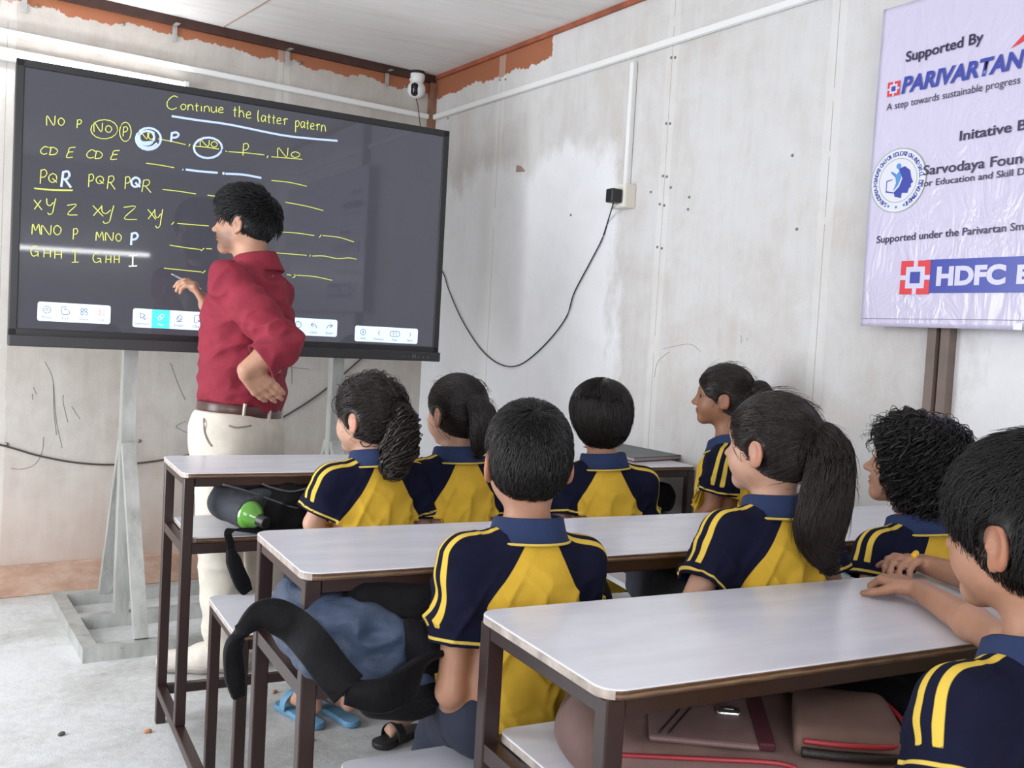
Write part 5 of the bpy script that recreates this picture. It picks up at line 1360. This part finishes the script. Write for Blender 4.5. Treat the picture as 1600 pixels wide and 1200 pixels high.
    V, F = S.surface(res)
    V = relax(V, F, 1, .45)
    # square off cuffs: vertices past the cuff plane are pulled back on to it
    for sd, sp, el, ln in arml:
        a = nrm(el - sp); d = V - sp; t = d @ a; rad = np.linalg.norm(d - t[:, None] * a, axis=1)
        mk = (t > ln) & (rad < .075 * q); V[mk] -= a * (t[mk] - ln)[:, None]
        # dimple inside the cuff so the arm leaves an opening
        mk2 = (t >= ln - 1e-6) & (rad < .040 * q); V[mk2] -= a * .020
    cutz = H0 - U * .052; d = (V - cutz) @ U; mk = d < 0; V[mk] -= U[None] * d[mk][:, None]
    g = S.grad(V)
    l = (V - N0) @ Rm
    rg = lambda n: np.clip(1 - np.abs(n - .5) * 5, 0, 1) ** 2
    fold = .0115 * rg(vnoise(np.stack([l[:, 0] * 7 + l[:, 2] * 5, l[:, 1] * 7, l[:, 2] * 15 - np.abs(l[:, 0]) * 15], -1), 1.0)) + .0095 * rg(vnoise(np.stack([l[:, 0] * 16 - l[:, 2] * 5, l[:, 1] * 16, l[:, 2] * 13 + np.abs(l[:, 0]) * 20 + 4.7], -1), 1.0)) - .005
    fold = fold * np.clip((-l[:, 2] - .03) / .10, .15, 1)
    fold += .006 * (np.abs(vnoise(np.stack([l[:, 0] * 12 + l[:, 2] * 9, l[:, 1] * 10, l[:, 2] * 26 - l[:, 0] * 10], -1), 1.0) - .5) * -2 + .5) * np.clip((-l[:, 2] - .06) / .12, .25, 1)
    fold += .014 * (vnoise(np.stack([l[:, 0] * 9, l[:, 1] * 9, l[:, 2] * 55], -1), 1.0) - .5) * np.clip((-l[:, 2] - TL * .62) / (TL * .3), 0, 1)
    V0 = V; V = V + g * fold[:, None]
    me = raw_mesh('polo_shirt', V, F)
    for an, fn in shirt_fields(N0, Rm, arml, (.022 * q, .101 * q, .138 * q)).items():
        at = me.attributes.new(an, 'FLOAT', 'POINT'); at.data.foreach_set('value', np.asarray(fn(V0), np.float32))
    shirt = link('polo_shirt', me, M_POLO, body)
    nk = nrm(ho + M @ (_v((0, -.10, -.26)) * s) - P(0, .0, -.03)); nk = nrm(nk + U)
    collar(shirt, P(0, .004, -.006), nk, Fw, .051 * q, .027 * q, .013 * q, .017 * q, M_COL, M_PIPE)
    # ---- trousers
    S = Solid()
    S.ell(H0 - U * .005, np.array([.104 * q, .085 * q, .068]), Rm, .04)
    for sd in (-1, 1):
        kn, an, toe = lg[sd]; S.cap(hj[sd], kn, .064 * q, .050 * q, .04); S.cap(kn, kn + (an - kn) * .86, .050 * q, .040 * q, .03)
    V, F = S.surface(res * 1.3); V = relax(V, F, 1, .4)
    g = S.grad(V); V = V + g * (.006 * (np.abs(vnoise(V * np.array([16, 16, 24]), 1.0) - .5) * -2 + .5))[:, None]
    link('trousers', raw_mesh('trousers', V, F), M_TRO, body)
    if hairfn: hairfn(body, ho, M, s)
    return dict(body=body, legs=lg, N=N0, H=H0, Rm=Rm)

# ---- hair styles
HB = hair_mat('hair_black', (.009, .0075, .0075)); HD_ = hair_mat('hair_dark', (.013, .009, .0085)); HBR = hair_mat('hair_brownblack', (.016, .0095, .008), .38)
def dir_from(pt, down):
    def f(P, g):
        d = P - pt; d /= np.linalg.norm(d, axis=1, keepdims=True) + 1e-6; d = d - g * (d * g).sum(1, keepdims=True); d /= np.linalg.norm(d, axis=1, keepdims=True) + 1e-6
        return d + np.asarray(down)
    return f
def crop(off=.022, n=7000, step=.0046, wh=(.03, -.30, .46), nape=-.29, mh=None, lift=.006):
    def fn(body, o, M, s):
        S, T = hair_shell(o, M, s, off, nape=nape, side=-.016)
        hair_obj(body, S, .0038, mh or HB, [dict(n=n, fn=dir_from(T(wh), -M[:, 2] * .35), steps=6, step=step, off=.0016, rad=.00085, jit=.3, lift=lift)], .0016, (120, 120, 60), avoid=face_avoid(o, M, s))
    return fn
def bowl():
    def fn(body, o, M, s):
        S, T = hair_shell(o, M, s, .065, (0, .55, -.20, .42, .34, .40), -.36, False, ((0, -.20, -.16), (.30, .27, .22)), .01)
        hair_obj(body, S, .004, HD_, [dict(n=5000, fn=dir_from(T((.02, -.16, .56)), -M[:, 2] * .7), steps=10, step=.009, off=.003, rad=.0008, jit=.16, lift=.002, grav=.03), dict(n=900, fn=dir_from(T((.02, -.16, .56)), -M[:, 2] * .9), steps=8, step=.008, off=.004, rad=.0007, jit=.3, lift=.005)], .002, (70, 70, 25), avoid=face_avoid(o, M, s, ears=False))
    return fn
def mop():
    def fn(body, o, M, s):
        S, T = hair_shell(o, M, s, .085, (0, .60, -.22, .46, .47, .42), -.50, False, ((0, -.24, -.22), (.32, .27, .30)), .0)
        av = face_avoid(o, M, s, (0, .62, -.20, .44, .46, .38), False)
        c = T((.0, -.06, .60))
        hair_obj(body, S, .0045, HB, [dict(n=260, fn=dir_from(c, -M[:, 2] * .7), steps=20, step=.005, off=.006, rad=.0032, jit=.2, helix=.009, curln=.6, lift=.012), dict(n=2200, fn=dir_from(c, -M[:, 2] * .6), steps=22, step=.0042, off=.004, rad=.0014, jit=.15, helix=.0055, curln=.55, lift=.008), dict(n=1300, fn=dir_from(c, -M[:, 2] * .9), steps=24, step=.0042, off=.006, rad=.0009, jit=.25, helix=.0075, curln=.6, lift=.018)], .005, (45, 45, 45), avoid=av)
    return fn
def shaggy():
    def fn(body, o, M, s):
        S, T = hair_shell(o, M, s, .042, (0, .57, -.20, .46, .42, .42), -.30, True, None, .0)
        av = face_avoid(o, M, s, (0, .60, -.20, .44, .41, .37)); c = T((.05, -.28, .50))
        side = lambda V: ((V - o) @ M / s)[:, 2] > .10
        hair_obj(body, S, .0042, HB, [dict(n=7000, fn=dir_from(c, -M[:, 2] * .35), steps=8, step=.0060, off=.0025, rad=.00065, jit=.2, lift=.007, curl=.2, curln=.5), dict(n=3000, fn=dir_from(c, M[:, 1] * .15), steps=10, step=.0072, off=.004, rad=.0006, jit=.3, lift=.009, curl=.35, curln=.6, cond=side)], .003, (60, 60, 40), avoid=av)
    return fn
def ponytail(path, radii, n_cap=2600, n_tail=1500, tie_col=None, curl=0.0, mh=None, off=.040, wisps=260, face=(0, .53, -.15, .42, .36, .40), tail_step=.012, crad=.0009):
    """path: world points from the tie downwards"""
    def fn(body, o, M, s):
        S, T = hair_shell(o, M, s, off, face, -.27, True)
        tie = path[0]; cap = Solid(); cap.pr = list(S.pr)
        PP = smooth_path(path, 16); rr = np.interp(np.linspace(0, 1, 16), np.linspace(0, 1, len(radii)), radii)
        back = tie + nrm(o + M @ (_v((0, -.05, .05)) * s) - tie) * .03
        S.cap(back, PP[0], .026, rr[0], .02)
        for i in range(15): S.cap(PP[i], PP[i + 1], rr[i], rr[i + 1], .012)
        tan = np.gradient(PP, axis=0); tan /= np.linalg.norm(tan, axis=1, keepdims=True)
        def near(P):
            d = np.linalg.norm(P[:, None, :] - PP[None], axis=2) - rr[None]; i = d.argmin(1); return d[np.arange(len(P)), i], i
        def fdir(P, g):
            d, i = near(P); a = tie - P; a /= np.linalg.norm(a, axis=1, keepdims=True) + 1e-6
            dc = cap(P); w = (d < dc + .002)[:, None]
            return np.where(w, tan[i], a + M[:, 2] * .12)
        tail = lambda V: near(V)[0] < cap(V) - .002
        L_ = [dict(n=n_cap * 2, fn=fdir, steps=9, step=.0085, off=.0014, rad=.00065, jit=.08, cond=lambda V: ~tail(V)),
              dict(n=n_tail, fn=fdir, steps=22 if curl > 1 else 12, step=tail_step, off=.003, rad=crad, jit=.12 if curl > 1 else .18, helix=.007 if curl > 1 else 0, curln=.5, lift=.009 if curl > 1 else .003, cond=tail)]
        if curl > 1: L_.append(dict(n=130, fn=fdir, steps=26, step=.0046, off=.004, rad=.0034, jit=.15, helix=.011, curln=.5, lift=.012, cond=tail)); L_.append(dict(n=160, fn=fdir, steps=18, step=.005, off=.003, rad=.0016, jit=.2, helix=.006, curln=.5, lift=.008))
        if wisps: L_.append(dict(n=wisps, fn=fdir, steps=9, step=.008, off=.004, rad=.0006, jit=.5, curl=.4, curln=.6, lift=.012))
        hair_obj(body, S, .0042, mh or HD_, L_, .0016, (80, 80, 80) if not curl else (60, 60, 60), avoid=face_avoid(o, M, s, (0, .62, -.20, .40, .40, .36)))
        if tie_col:
            a = nrm(PP[1] - PP[0]); x = nrm(np.cross(a, (.3, .5, .8))); y = np.cross(a, x)
            tube_obj('hair_tie', [PP[0] + (x * math.cos(t) + y * math.sin(t)) * (rr[0] + .003) for t in np.linspace(0, 6.2832, 20)], .0035, mat('hair_tie_' + str(tie_col)[:6], tie_col, .5), body, 8, 40)
    return fn

def lap(u, v, d): return atd(u, v, d)
DN = _v((0, 0, -1))
# --- front row
cg = child('girl with a curly ponytail and yellow hair tie, first seated child from the left',
      atd(574, 652, 2.40), .180, -33, -2, 0, atd(588, 716, 2.385), atd(575, 925, 2.40), -8,
      {-1: (atd(490, 818, 2.33), atd(520, 850, 2.55), nrm((.3, .9, -.1)), DN), 1: (atd(660, 825, 2.46), atd(625, 850, 2.62), nrm((-.3, .9, -.1)), DN)},
      'light', 1.0, .0046, {-1: (_v((.76, 2.60, .52)), _v((.87, 2.86, .11)), _v((.84, 2.97, .045))), 1: (_v((.90, 2.60, .52)), _v((.975, 2.84, .11)), _v((.95, 2.95, .045)))},
      ponytail([atd(612, 632, 2.36), atd(628, 655, 2.335), atd(624, 695, 2.31), atd(617, 725, 2.30)], [.016, .018, .020, .010], 2000, 1500, (.40, .20, .04), 1.3, HBR, .055, 420, tail_step=.0045, crad=.0014), sleeve=.74)
g2 = child('girl with a sleek ponytail, second seated child from the left',
      atd(712, 645, 2.53), .180, -14, 0, 0, atd(716, 710, 2.52), atd(708, 910, 2.53), -2,
      {-1: (atd(648, 832, 2.46), atd(670, 860, 2.7), nrm((.2, .9, -.1)), DN), 1: (atd(783, 830, 2.56), atd(760, 860, 2.75), nrm((-.2, .9, -.1)), DN)},
      'light', 1.0, .0048, {-1: (_v((1.03, 2.62, .50)), atz(655, 1085, .115), atz(612, 1138, .045)), 1: (_v((1.16, 2.60, .52)), _v((1.22, 2.80, .10)), _v((1.22, 2.92, .04)))},
      ponytail([atd(742, 634, 2.45), atd(754, 648, 2.425), atd(752, 675, 2.42), atd(749, 700, 2.42)], [.018, .022, .018, .008], 2200, 500, None, .35, HD_, .036, 160), sleeve=.74)
b3 = child('boy with a straight bowl haircut, third seated child from the left',
      atd(937, 653, 2.66), .178, 14, -2, 0, atd(944, 720, 2.65), atd(933, 905, 2.66), 16,
      {-1: (atd(874, 825, 2.60), atd(890, 850, 2.8), nrm((.2, .9, -.1)), DN), 1: (atd(1004, 835, 2.72), atd(985, 850, 2.9), nrm((-.2, .9, -.1)), DN)},
      'mid', 1.02, .0048, None, bowl(), sleeve=.76)
g4 = child('girl in profile by the right wall with a small ponytail, beside the folder',
      atd(1129, 620, 3.02), .180, -50, 2, 0, atd(1143, 690, 3.0), atd(1132, 874, 3.01), -42,
      {-1: (atd(1112, 795, 2.92), atd(1080, 830, 2.96), nrm((-.6, .7, -.1)), DN), 1: (atd(1135, 800, 3.12), atd(1085, 830, 3.1), nrm((-.7, .6, -.1)), DN)},
      'dark', 1.0, .0046, None,
      ponytail([atd(1172, 612, 2.98), atd(1186, 609, 2.97), atd(1195, 616, 2.965)], [.014, .017, .008], 2200, 260, (.50, .42, .20), .2, HBR, .040, 120, (0, .53, -.16, .42, .36, .385)), True)
shirt4 = [c for c in g4['body'].children if c.name.startswith('polo_shirt')][0]
bm = bmesh.new()
q, n_ = on_mesh(shirt4, 1091, 762, .0015)
if q is not None:
    x_ = nrm(np.cross(n_, (0, 0, 1))); y_ = np.cross(x_, n_)
    bm.faces.new([bm.verts.new(q + (x_ * math.cos(a) + y_ * math.sin(a) * 1.5) * (.0085 if k % 2 else .0045)) for k, a in enumerate(np.linspace(0, 2 * math.pi, 15)[:-1])])
link('badge', bm_mesh('badge', bm), mat('badge_white', (.62, .60, .55), .8), shirt4)
# --- middle row
cb = child('boy with short cropped hair in the centre, seen from behind at the middle desk',
      atd(824, 720, 1.69), .188, 17, -3, 0, atd(828, 826, 1.675), atd(800, 1112, 1.675), 2,
      {-1: (atd(704, 1080, 1.605), atd(728, 1150, 1.76), nrm((.35, .85, -.1)), DN), 1: (atd(905, 1045, 1.79), atd(860, 1100, 1.92), nrm((-.3, .9, -.1)), DN)},
      'mid', 1.0, .0036, {-1: (atd(700, 1135, 1.90), _v((.72, 1.80, .10)), _v((.72, 1.93, .04)))}, crop(), sleeve=.64, blouse=1.12, belly=1.02)
lg_ = child('girl with a long straight ponytail, resting her arm near the middle desk',
      atd(1203, 697, 1.86), .182, -20, 1, 0, atd(1216, 790, 1.85), atd(1190, 1075, 1.855), 2,
      {-1: (atd(1072, 965, 1.75), atd(1035, 975, 1.96), nrm((-.1, .95, .05)), DN), 1: (atd(1300, 925, 1.90), atd(1230, 935, 2.06), nrm((-.4, .9, 0)), DN)},
      'light', 1.0, .0038, None,
      ponytail([atd(1283, 683, 1.80), atd(1296, 715, 1.775), atd(1290, 780, 1.755), atd(1280, 830, 1.75), atd(1290, 868, 1.75)], [.020, .031, .036, .033, .012], 3000, 3600, None, 0.0, HBR, .040, 300, tail_step=.015))
cu = child('boy with a mop of dark curls, at the right end of the middle desk',
      atd(1424, 728, 2.08), .182, -36, 9, 0, atd(1438, 818, 2.07), atd(1421, 1037, 2.08), 0,
      {-1: (atd(1358, 930, 2.01), atd(1350, 950, 2.2), nrm((.0, .95, 0)), DN), 1: (atd(1510, 930, 2.13), atd(1470, 950, 2.3), nrm((-.3, .9, 0)), DN)},
      'mid', 1.0, .0042, None, mop(), True)
# --- nearest row
rb = child('boy at the right edge of the picture, nearest child, head turned to the screen',
      atd(1604, 832, 1.13), .194, -5, -3, 0, atd(1640, 1025, 1.10), atd(1606, 1455, 1.09), 6,
      {-1: (atd(1478, 1285, 1.02), atd(1500, 1310, 1.25), nrm((.2, .95, -.1)), DN), 1: (atd(1800, 1260, 1.16), atd(1740, 1280, 1.35), nrm((-.3, .9, -.1)), DN)},
      'mid', 1.04, .0036, {-1: (_v((.98, .90, .50)), _v((.98, .93, .10)), _v((.98, 1.05, .04))), 1: (_v((1.12, .92, .50)), _v((1.12, .95, .10)), _v((1.12, 1.07, .04)))}, shaggy(), False, sleeve=.66)
# neighbour beyond him, out of the frame but for the forearms on the desk
wL = atz(1436, 922, HD + .024); wR = atz(1440, 880, HD + .022)
eL = atz(1572, 1006, HD + .028); eR = atz(1600, 930, HD + .03)
nb_ = child('child leaning on the nearest desk, only two bare forearms and clasped hands in view',
      _v((1.56, .79, 1.06)), .185, -10, 0, 0, _v((1.56, .735, .935)), _v((1.57, .64, .565)), -4,
      {-1: (eL, wL, nrm(atz(1385, 902, HD + .03) - wL), DN), 1: (eR, wR, nrm(atz(1395, 868, HD + .045) - wR), nrm(DN + _v((0, 0, .0))))},
      'mid', 1.08, .0036, None, crop(), hands={-1: dict(len=.135, curls=[(45, 60, 40), (45, 60, 40), (48, 60, 40), (50, 60, 40)], thumb=1), 1: dict(len=.13, curls=[(20, 45, 35), (28, 50, 35), (35, 50, 35), (40, 50, 35)], thumb=-1)})
S = Solid(); a = atz(1428, 868, HD + .062); S.cap(a, a + _v((.012, .006, .002)), .0055); o = solid_obj('chalk_stub', S, .0018, mat('yellow_chalk', (.75, .42, .02), .6)); tag(o, 'tiny yellow stub pinched in the clasped hands on the nearest desk', 'chalk')

# slippers
def slipper(label, an, toe, m, strap=True):
    d = nrm((toe - an) * _v((1, 1, 0))); lt = np.cross(d, (0, 0, 1)); heel = an - d * .03; heel[2] = .012; tp = toe + d * .032; tp[2] = .012
    r = empty('slipper', tuple(heel)); tag(r, label, 'slipper')
    S = Solid(); S.cap(heel, heel * .55 + tp * .45, .028, .025, .01); S.cap(heel * .55 + tp * .45, tp, .026, .033, .01); S.plane((0, 0, .020), (0, 0, 1)); S.plane((0, 0, .002), (0, 0, -1))
    place(solid_obj('sole', S, .003, m, None, 1), r)
    c = toe - d * .01
    place(ribbon_obj('strap', [c - lt * .036 + _v((0, 0, -.028)), c - lt * .030 + _v((0, 0, .004)), c + _v((0, 0, .024)), c + lt * .030 + _v((0, 0, .004)), c + lt * .036 + _v((0, 0, -.028))], .030, .004, d, m, None, 24), r)
m_bs = mat('blue_rubber', (.13, .30, .46), .55); m_ks = mat('black_rubber', (.018, .018, .02), .5)
slipper('light blue slipper under the front desk, left one of the pair', cg['legs'][-1][1], cg['legs'][-1][2], m_bs)
slipper('light blue slipper under the front desk, right one of the pair', cg['legs'][1][1], cg['legs'][1][2], m_bs)
slipper('black slipper half under the bare foot below the middle desk', g2['legs'][-1][2] + nrm((g2['legs'][-1][1] - g2['legs'][-1][2]) * _v((1, 1, 0))) * .075 - nrm(np.cross(g2['legs'][-1][1] - g2['legs'][-1][2], (0, 0, 1))) * .0, g2['legs'][-1][2] - _v((0, 0, .008)), m_ks)

# --- the teacher
def teacher():
    ho = atd(381, 350, 3.43); s = .215; M = rotm(-57, 3, 3)
    N0 = atd(403, 412, 3.43); H0 = atd(375, 640, 3.42)
    U = nrm(N0 - H0); R = rotm(-46)[:, 0]; R = nrm(R - U * (R @ U)); Fw = np.cross(U, R); Rm = np.stack([R, Fw, U], 1)
    P = lambda x, y, z: N0 + Rm @ _v((x, y, z))
    sL, sR_ = P(-.165, .0, -.085), P(.160, .01, -.090)
    eL, wL = atd(440, 538, 3.18), atd(384, 578, 3.13)
    fL = atd(420, 612, 3.20)
    eR, wR = atd(356, 522, 3.58), atd(322, 476, 3.56); fR = atd(300, 440, 3.54)
    B = Solid(); head_solid(B, ho, M, s, False)
    B.cap(P(0, .0, -.05), ho + M @ (_v((0, -.10, -.26)) * s), .060, .055, .03); B.ell(P(0, .01, -.18), (.150, .10, .17), Rm, .06); B.ell(H0 + U * .05, (.14, .10, .16), Rm, .06)
    B.cap(P(-.05, 0, -.06), sL, .036, .040, .04); B.cap(P(.05, 0, -.06), sR_, .036, .040, .04)
    for sh, el, wr in ((sL, eL, wL), (sR_, eR, wR)):
        B.cap(sh, el, .046, .038, .02); B.cap(el, el + (wr - el) * .35, .038, .039, .02); B.cap(el + (wr - el) * .35, wr, .039, .027, .02)
    dL = nrm(fL - wL); hand_solid(B, wL, dL, nrm(FWD + _v((.0, 0, -.1))), .19, 1, (8, 14, 10), curls=[(0, 6, 5), (2, 8, 6), (4, 9, 8), (8, 12, 10)], spread=.07)
    dR = nrm(fR - wR); hand_solid(B, wR, dR, nrm(_v((-.75, .3, -.35))), .175, -1, (25, 35, 25), curls=[(30, 35, 20), (38, 45, 25), (45, 50, 30), (50, 50, 30)])
    hjL, hjR = H0 - R * .09 - U * .06, H0 + R * .09 - U * .06
    kL, aL = atd(343, 832, 3.33), atz(352, 1003, .10); kR, aR = atd(412, 820, 3.50), atz(424, 985, .10)
    for hj, kn, an in ((hjL, kL, aL), (hjR, kR, aR)): B.cap(hj, kn, .08, .055, .04); B.cap(kn, an, .052, .035, .03); B.cap(an, an - _v((0, 0, .05)), .035, .035, .02)
    def lip(V):
        l = (V - ho) @ M / s; return np.clip(1.3 - np.sqrt((l[:, 0] / .105) ** 2 + ((l[:, 2] + .262) / .05) ** 2 + ((l[:, 1] - .40) / .09) ** 2), 0, 1) * 1.6
    def beard(V):
        l = (V - ho) @ M / s; return np.clip((-.12 - l[:, 2]) / .10, 0, 1) * np.clip((l[:, 2] + .48) / .06, 0, 1) * np.clip((l[:, 1] - .0) / .1, 0, 1) * .75 + .7 * np.clip(1 - np.sqrt(((np.abs(l[:, 0]) - .29) / .06) ** 2 + ((l[:, 2] + .0) / .16) ** 2 + ((l[:, 1] - .06) / .07) ** 2), 0, 1)
    body = solid_obj('person', B, .0037, skin_mat('skin_teacher', (.46, .25, .165), (.05, .03, .025)), None, 1, attrs={'lip': lip, 'beard': beard, 'ear_red': lambda V: np.zeros(len(V))})
    tag(body, 'man in a dark red shirt and cream trousers pointing a pen at the big screen', 'person')
    eyes(body, ho, M, s)
    # hair: short back and sides, fuller on top, swept forward
    S, T = hair_shell(ho, M, s, .030, (0, .52, -.17, .44, .37, .42), -.22, True)
    S.ell(T((0, -.02, .31)), _v((.335, .40, .235)) * s, M, .06 * s)
    S.ell(T((0, .66, .05)), _v((.44, .33, .37)) * s, M, .03 * s, -1)
    av = face_avoid(ho, M, s, (0, .58, -.09, .42, .37, .37)); c = T((.04, -.34, .46))
    hair_obj(body, S, .0045, hair_mat('hair_teacher', (.0075, .0075, .0085), .40), [dict(n=3600, fn=dir_from(c, M[:, 1] * .25 + M[:, 2] * .15), steps=9, step=.0065, off=.004, rad=.0019, jit=.4, lift=.020, helix=.003, curln=.4, cond=lambda V: ((V - ho) @ M / s)[:, 2] > .10), dict(n=3600, fn=dir_from(T((.04, -.30, .44)), -M[:, 2] * .4), steps=5, step=.004, off=.0012, rad=.0008, jit=.25)], .004, (50, 50, 50), avoid=av)
    # shirt
    S = Solid()
    S.ell(P(0, .005, -.17), (.172, .114, .145), Rm, .07); S.ell(P(0, .010, -.30), (.160, .120, .17), Rm, .10); S.ell(H0 + U * .055, (.162, .132, .12), Rm, .07)
    S.cap(P(0, 0, -.03), P(0, .0, -.09), .058, .085, .05)
    for sd, sh in ((-1, sL), (1, sR_)): S.cap(P(sd * .05, 0, -.055), sh, .044, .050, .05)
    cuffL = eL + (wL - eL) * .62; cuffR = eR + (wR - eR) * .55
    S.cap(sL, eL, .056, .058, .04); S.cap(eL, cuffL, .057, .056, .03); S.cap(sR_, eR, .056, .056, .04); S.cap(eR, cuffR, .058, .052, .03)
    V, F = S.surface(.0052); V = relax(V, F, 1, .45)
    for el, cu_, wr in ((eL, cuffL, wL), (eR, cuffR, wR)):
        a = nrm(wr - el); d = V - cu_; t = d @ a; rad = np.linalg.norm(d - t[:, None] * a, axis=1)
        mk = (t > 0) & (rad < .09) & (t < .07); V[mk] -= a * t[mk][:, None]; mk = (t > -1e-6) & (t < .07) & (rad < .046); V[mk] -= a * .03
    hem = H0 + U * .004; d = (V - hem) @ U; mk = (d < 0) & (np.linalg.norm(V - H0, axis=1) < .26); V[mk] -= U[None] * d[mk][:, None]
    g = S.grad(V); l = (V - N0) @ Rm
    cre = np.abs(vnoise(np.stack([l[:, 0] * 9 - l[:, 2] * 4, l[:, 1] * 9 + l[:, 2] * 5, l[:, 2] * 15 + l[:, 1] * 6], -1), 1.0) - .5) * -2 + .5
    cre2 = np.abs(vnoise(np.stack([l[:, 0] * 22, l[:, 1] * 22 + l[:, 2] * 8, l[:, 2] * 26], -1), 1.0) - .5) * -2 + .5
    V = V + g * (.022 * cre + .010 * cre2)[:, None]
    sh_m = cloth('red_shirt', (.235, .022, .040), .75, 900, .35)
    shirt = link('shirt', raw_mesh('shirt', V, F), sh_m, body)
    nk = nrm(ho + M @ (_v((0, -.10, -.26)) * s) - P(0, .0, -.05)); collar(shirt, P(0, .004, -.020), nrm(nk + U * .6), Fw, .066, .050, .016, .026, sh_m, None)
    # belt and trousers
    n = 64; bp_ = [H0 + R * math.cos(t) * .162 + Fw * math.sin(t) * .128 + U * .000 for t in np.linspace(0, 2 * math.pi, n)]
    ribbon_obj('belt', bp_, .036, .006, U, mat('brown_leather', (.075, .035, .03), .32), body, 100)
    S = Solid(); S.ell(H0 - U * .10, (.165, .135, .13), Rm, .05); S.cap(H0 - U * .01, H0 - U * .06, .125, .135, .04)
    for hj, kn, an in ((hjL, kL, aL), (hjR, kR, aR)): S.cap(hj, kn, .100, .074, .06); S.cap(kn, an + _v((0, 0, -.03)), .074, .066, .04)
    S.plane(H0 - U * .012, U, .005)
    V, F = S.surface(.006); V = relax(V, F, 1, .4); g = S.grad(V)
    low = np.clip((.75 - V[:, 2]) / .6, .15, 1)
    V = V + g * (low * (.012 * (np.abs(vnoise(V * np.array([8, 8, 20]), 1.0) - .5) * -2 + .5)))[:, None]
    link('trousers', raw_mesh('trousers', V, F), cloth('cream_twill', (.60, .55, .475), .85, 900, .3), body)
    for x in (-.12, -.03, .10):
        q = H0 + R * x * 1.0 - Fw * math.sqrt(max(0, 1 - (x / .162) ** 2)) * .133; beam_obj('belt_loop', q - U * .026, q + U * .026, .012, .006, MATS['cream_twill'], body, up=tuple(Fw))
    tr = [c for c in body.children if c.name.startswith('trousers')][0]
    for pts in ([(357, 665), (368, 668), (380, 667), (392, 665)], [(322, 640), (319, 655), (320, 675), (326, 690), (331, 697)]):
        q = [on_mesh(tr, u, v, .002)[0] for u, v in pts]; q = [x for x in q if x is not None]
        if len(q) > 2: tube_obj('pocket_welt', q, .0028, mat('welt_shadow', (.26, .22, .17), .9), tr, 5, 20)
    # shoes
    for an, hd in ((aL, atz(262, 1036, .03)), (aR, atz(335, 990, .03))):
        d = nrm((hd - an) * _v((1, 1, 0))); lt = np.cross(d, (0, 0, 1)); he = an - d * .045; he[2] = .04; tp = an + d * .185; tp[2] = .038
        S = Solid(); S.cap(he, an + d * .07 + _v((0, 0, -.055)), .042, .044, .03); S.cap(an + d * .06 + _v((0, 0, -.058)), tp, .042, .036, .03); S.cap(an + _v((0, 0, -.03)), an + d * .07 + _v((0, 0, -.045)), .045, .036, .03); S.plane((0, 0, .024), (0, 0, -1), .004)
        sh_ = solid_obj('shoe', S, .0045, mat('cream_sneaker', (.62, .56, .50), .7, var=.12, vscale=30), body, 1)
        S = Solid(); S.cap(he, an + d * .07 + _v((0, 0, -.06)), .047, .045, .03); S.cap(an + d * .07 + _v((0, 0, -.06)), tp, .045, .040, .03); S.plane((0, 0, .028), (0, 0, 1), .003); S.plane((0, 0, .001), (0, 0, -1), .003)
        so = solid_obj('sole', S, .004, mat('sole_grey', (.42, .38, .35), .6), sh_, 1)
        for k in range(4):
            c = an + d * (.075 + .022 * k) + _v((0, 0, -.012 - .010 * k)); tube_obj('shoelace', [c - lt * .025 - _v((0, 0, .008)), c, c + lt * .025 - _v((0, 0, .008))], .0035, mat('lace', (.66, .62, .57), .8), sh_, 5, 10)
    # the pen
    tip = atd(268, 428, 3.60); b_ = fR * .35 + wR * .65 + (tip - wR) * .02; q = atd(303, 446, 3.545)
    r = empty('stylus', tuple(q)); tag(r, 'slim dark pen held up to the screen in the hand of the man', 'pen')
    place(tube_obj('barrel', [q + (q - tip) * .35, tip + (q - tip) * .12], .0042, mat('pen_grey', (.22, .22, .26), .3), None, 8, 6), r)
    place(tube_obj('tip', [tip + (q - tip) * .12, tip], .0022, mat('pen_tip', (.45, .45, .5), .4), None, 8, 4), r)
teacher()
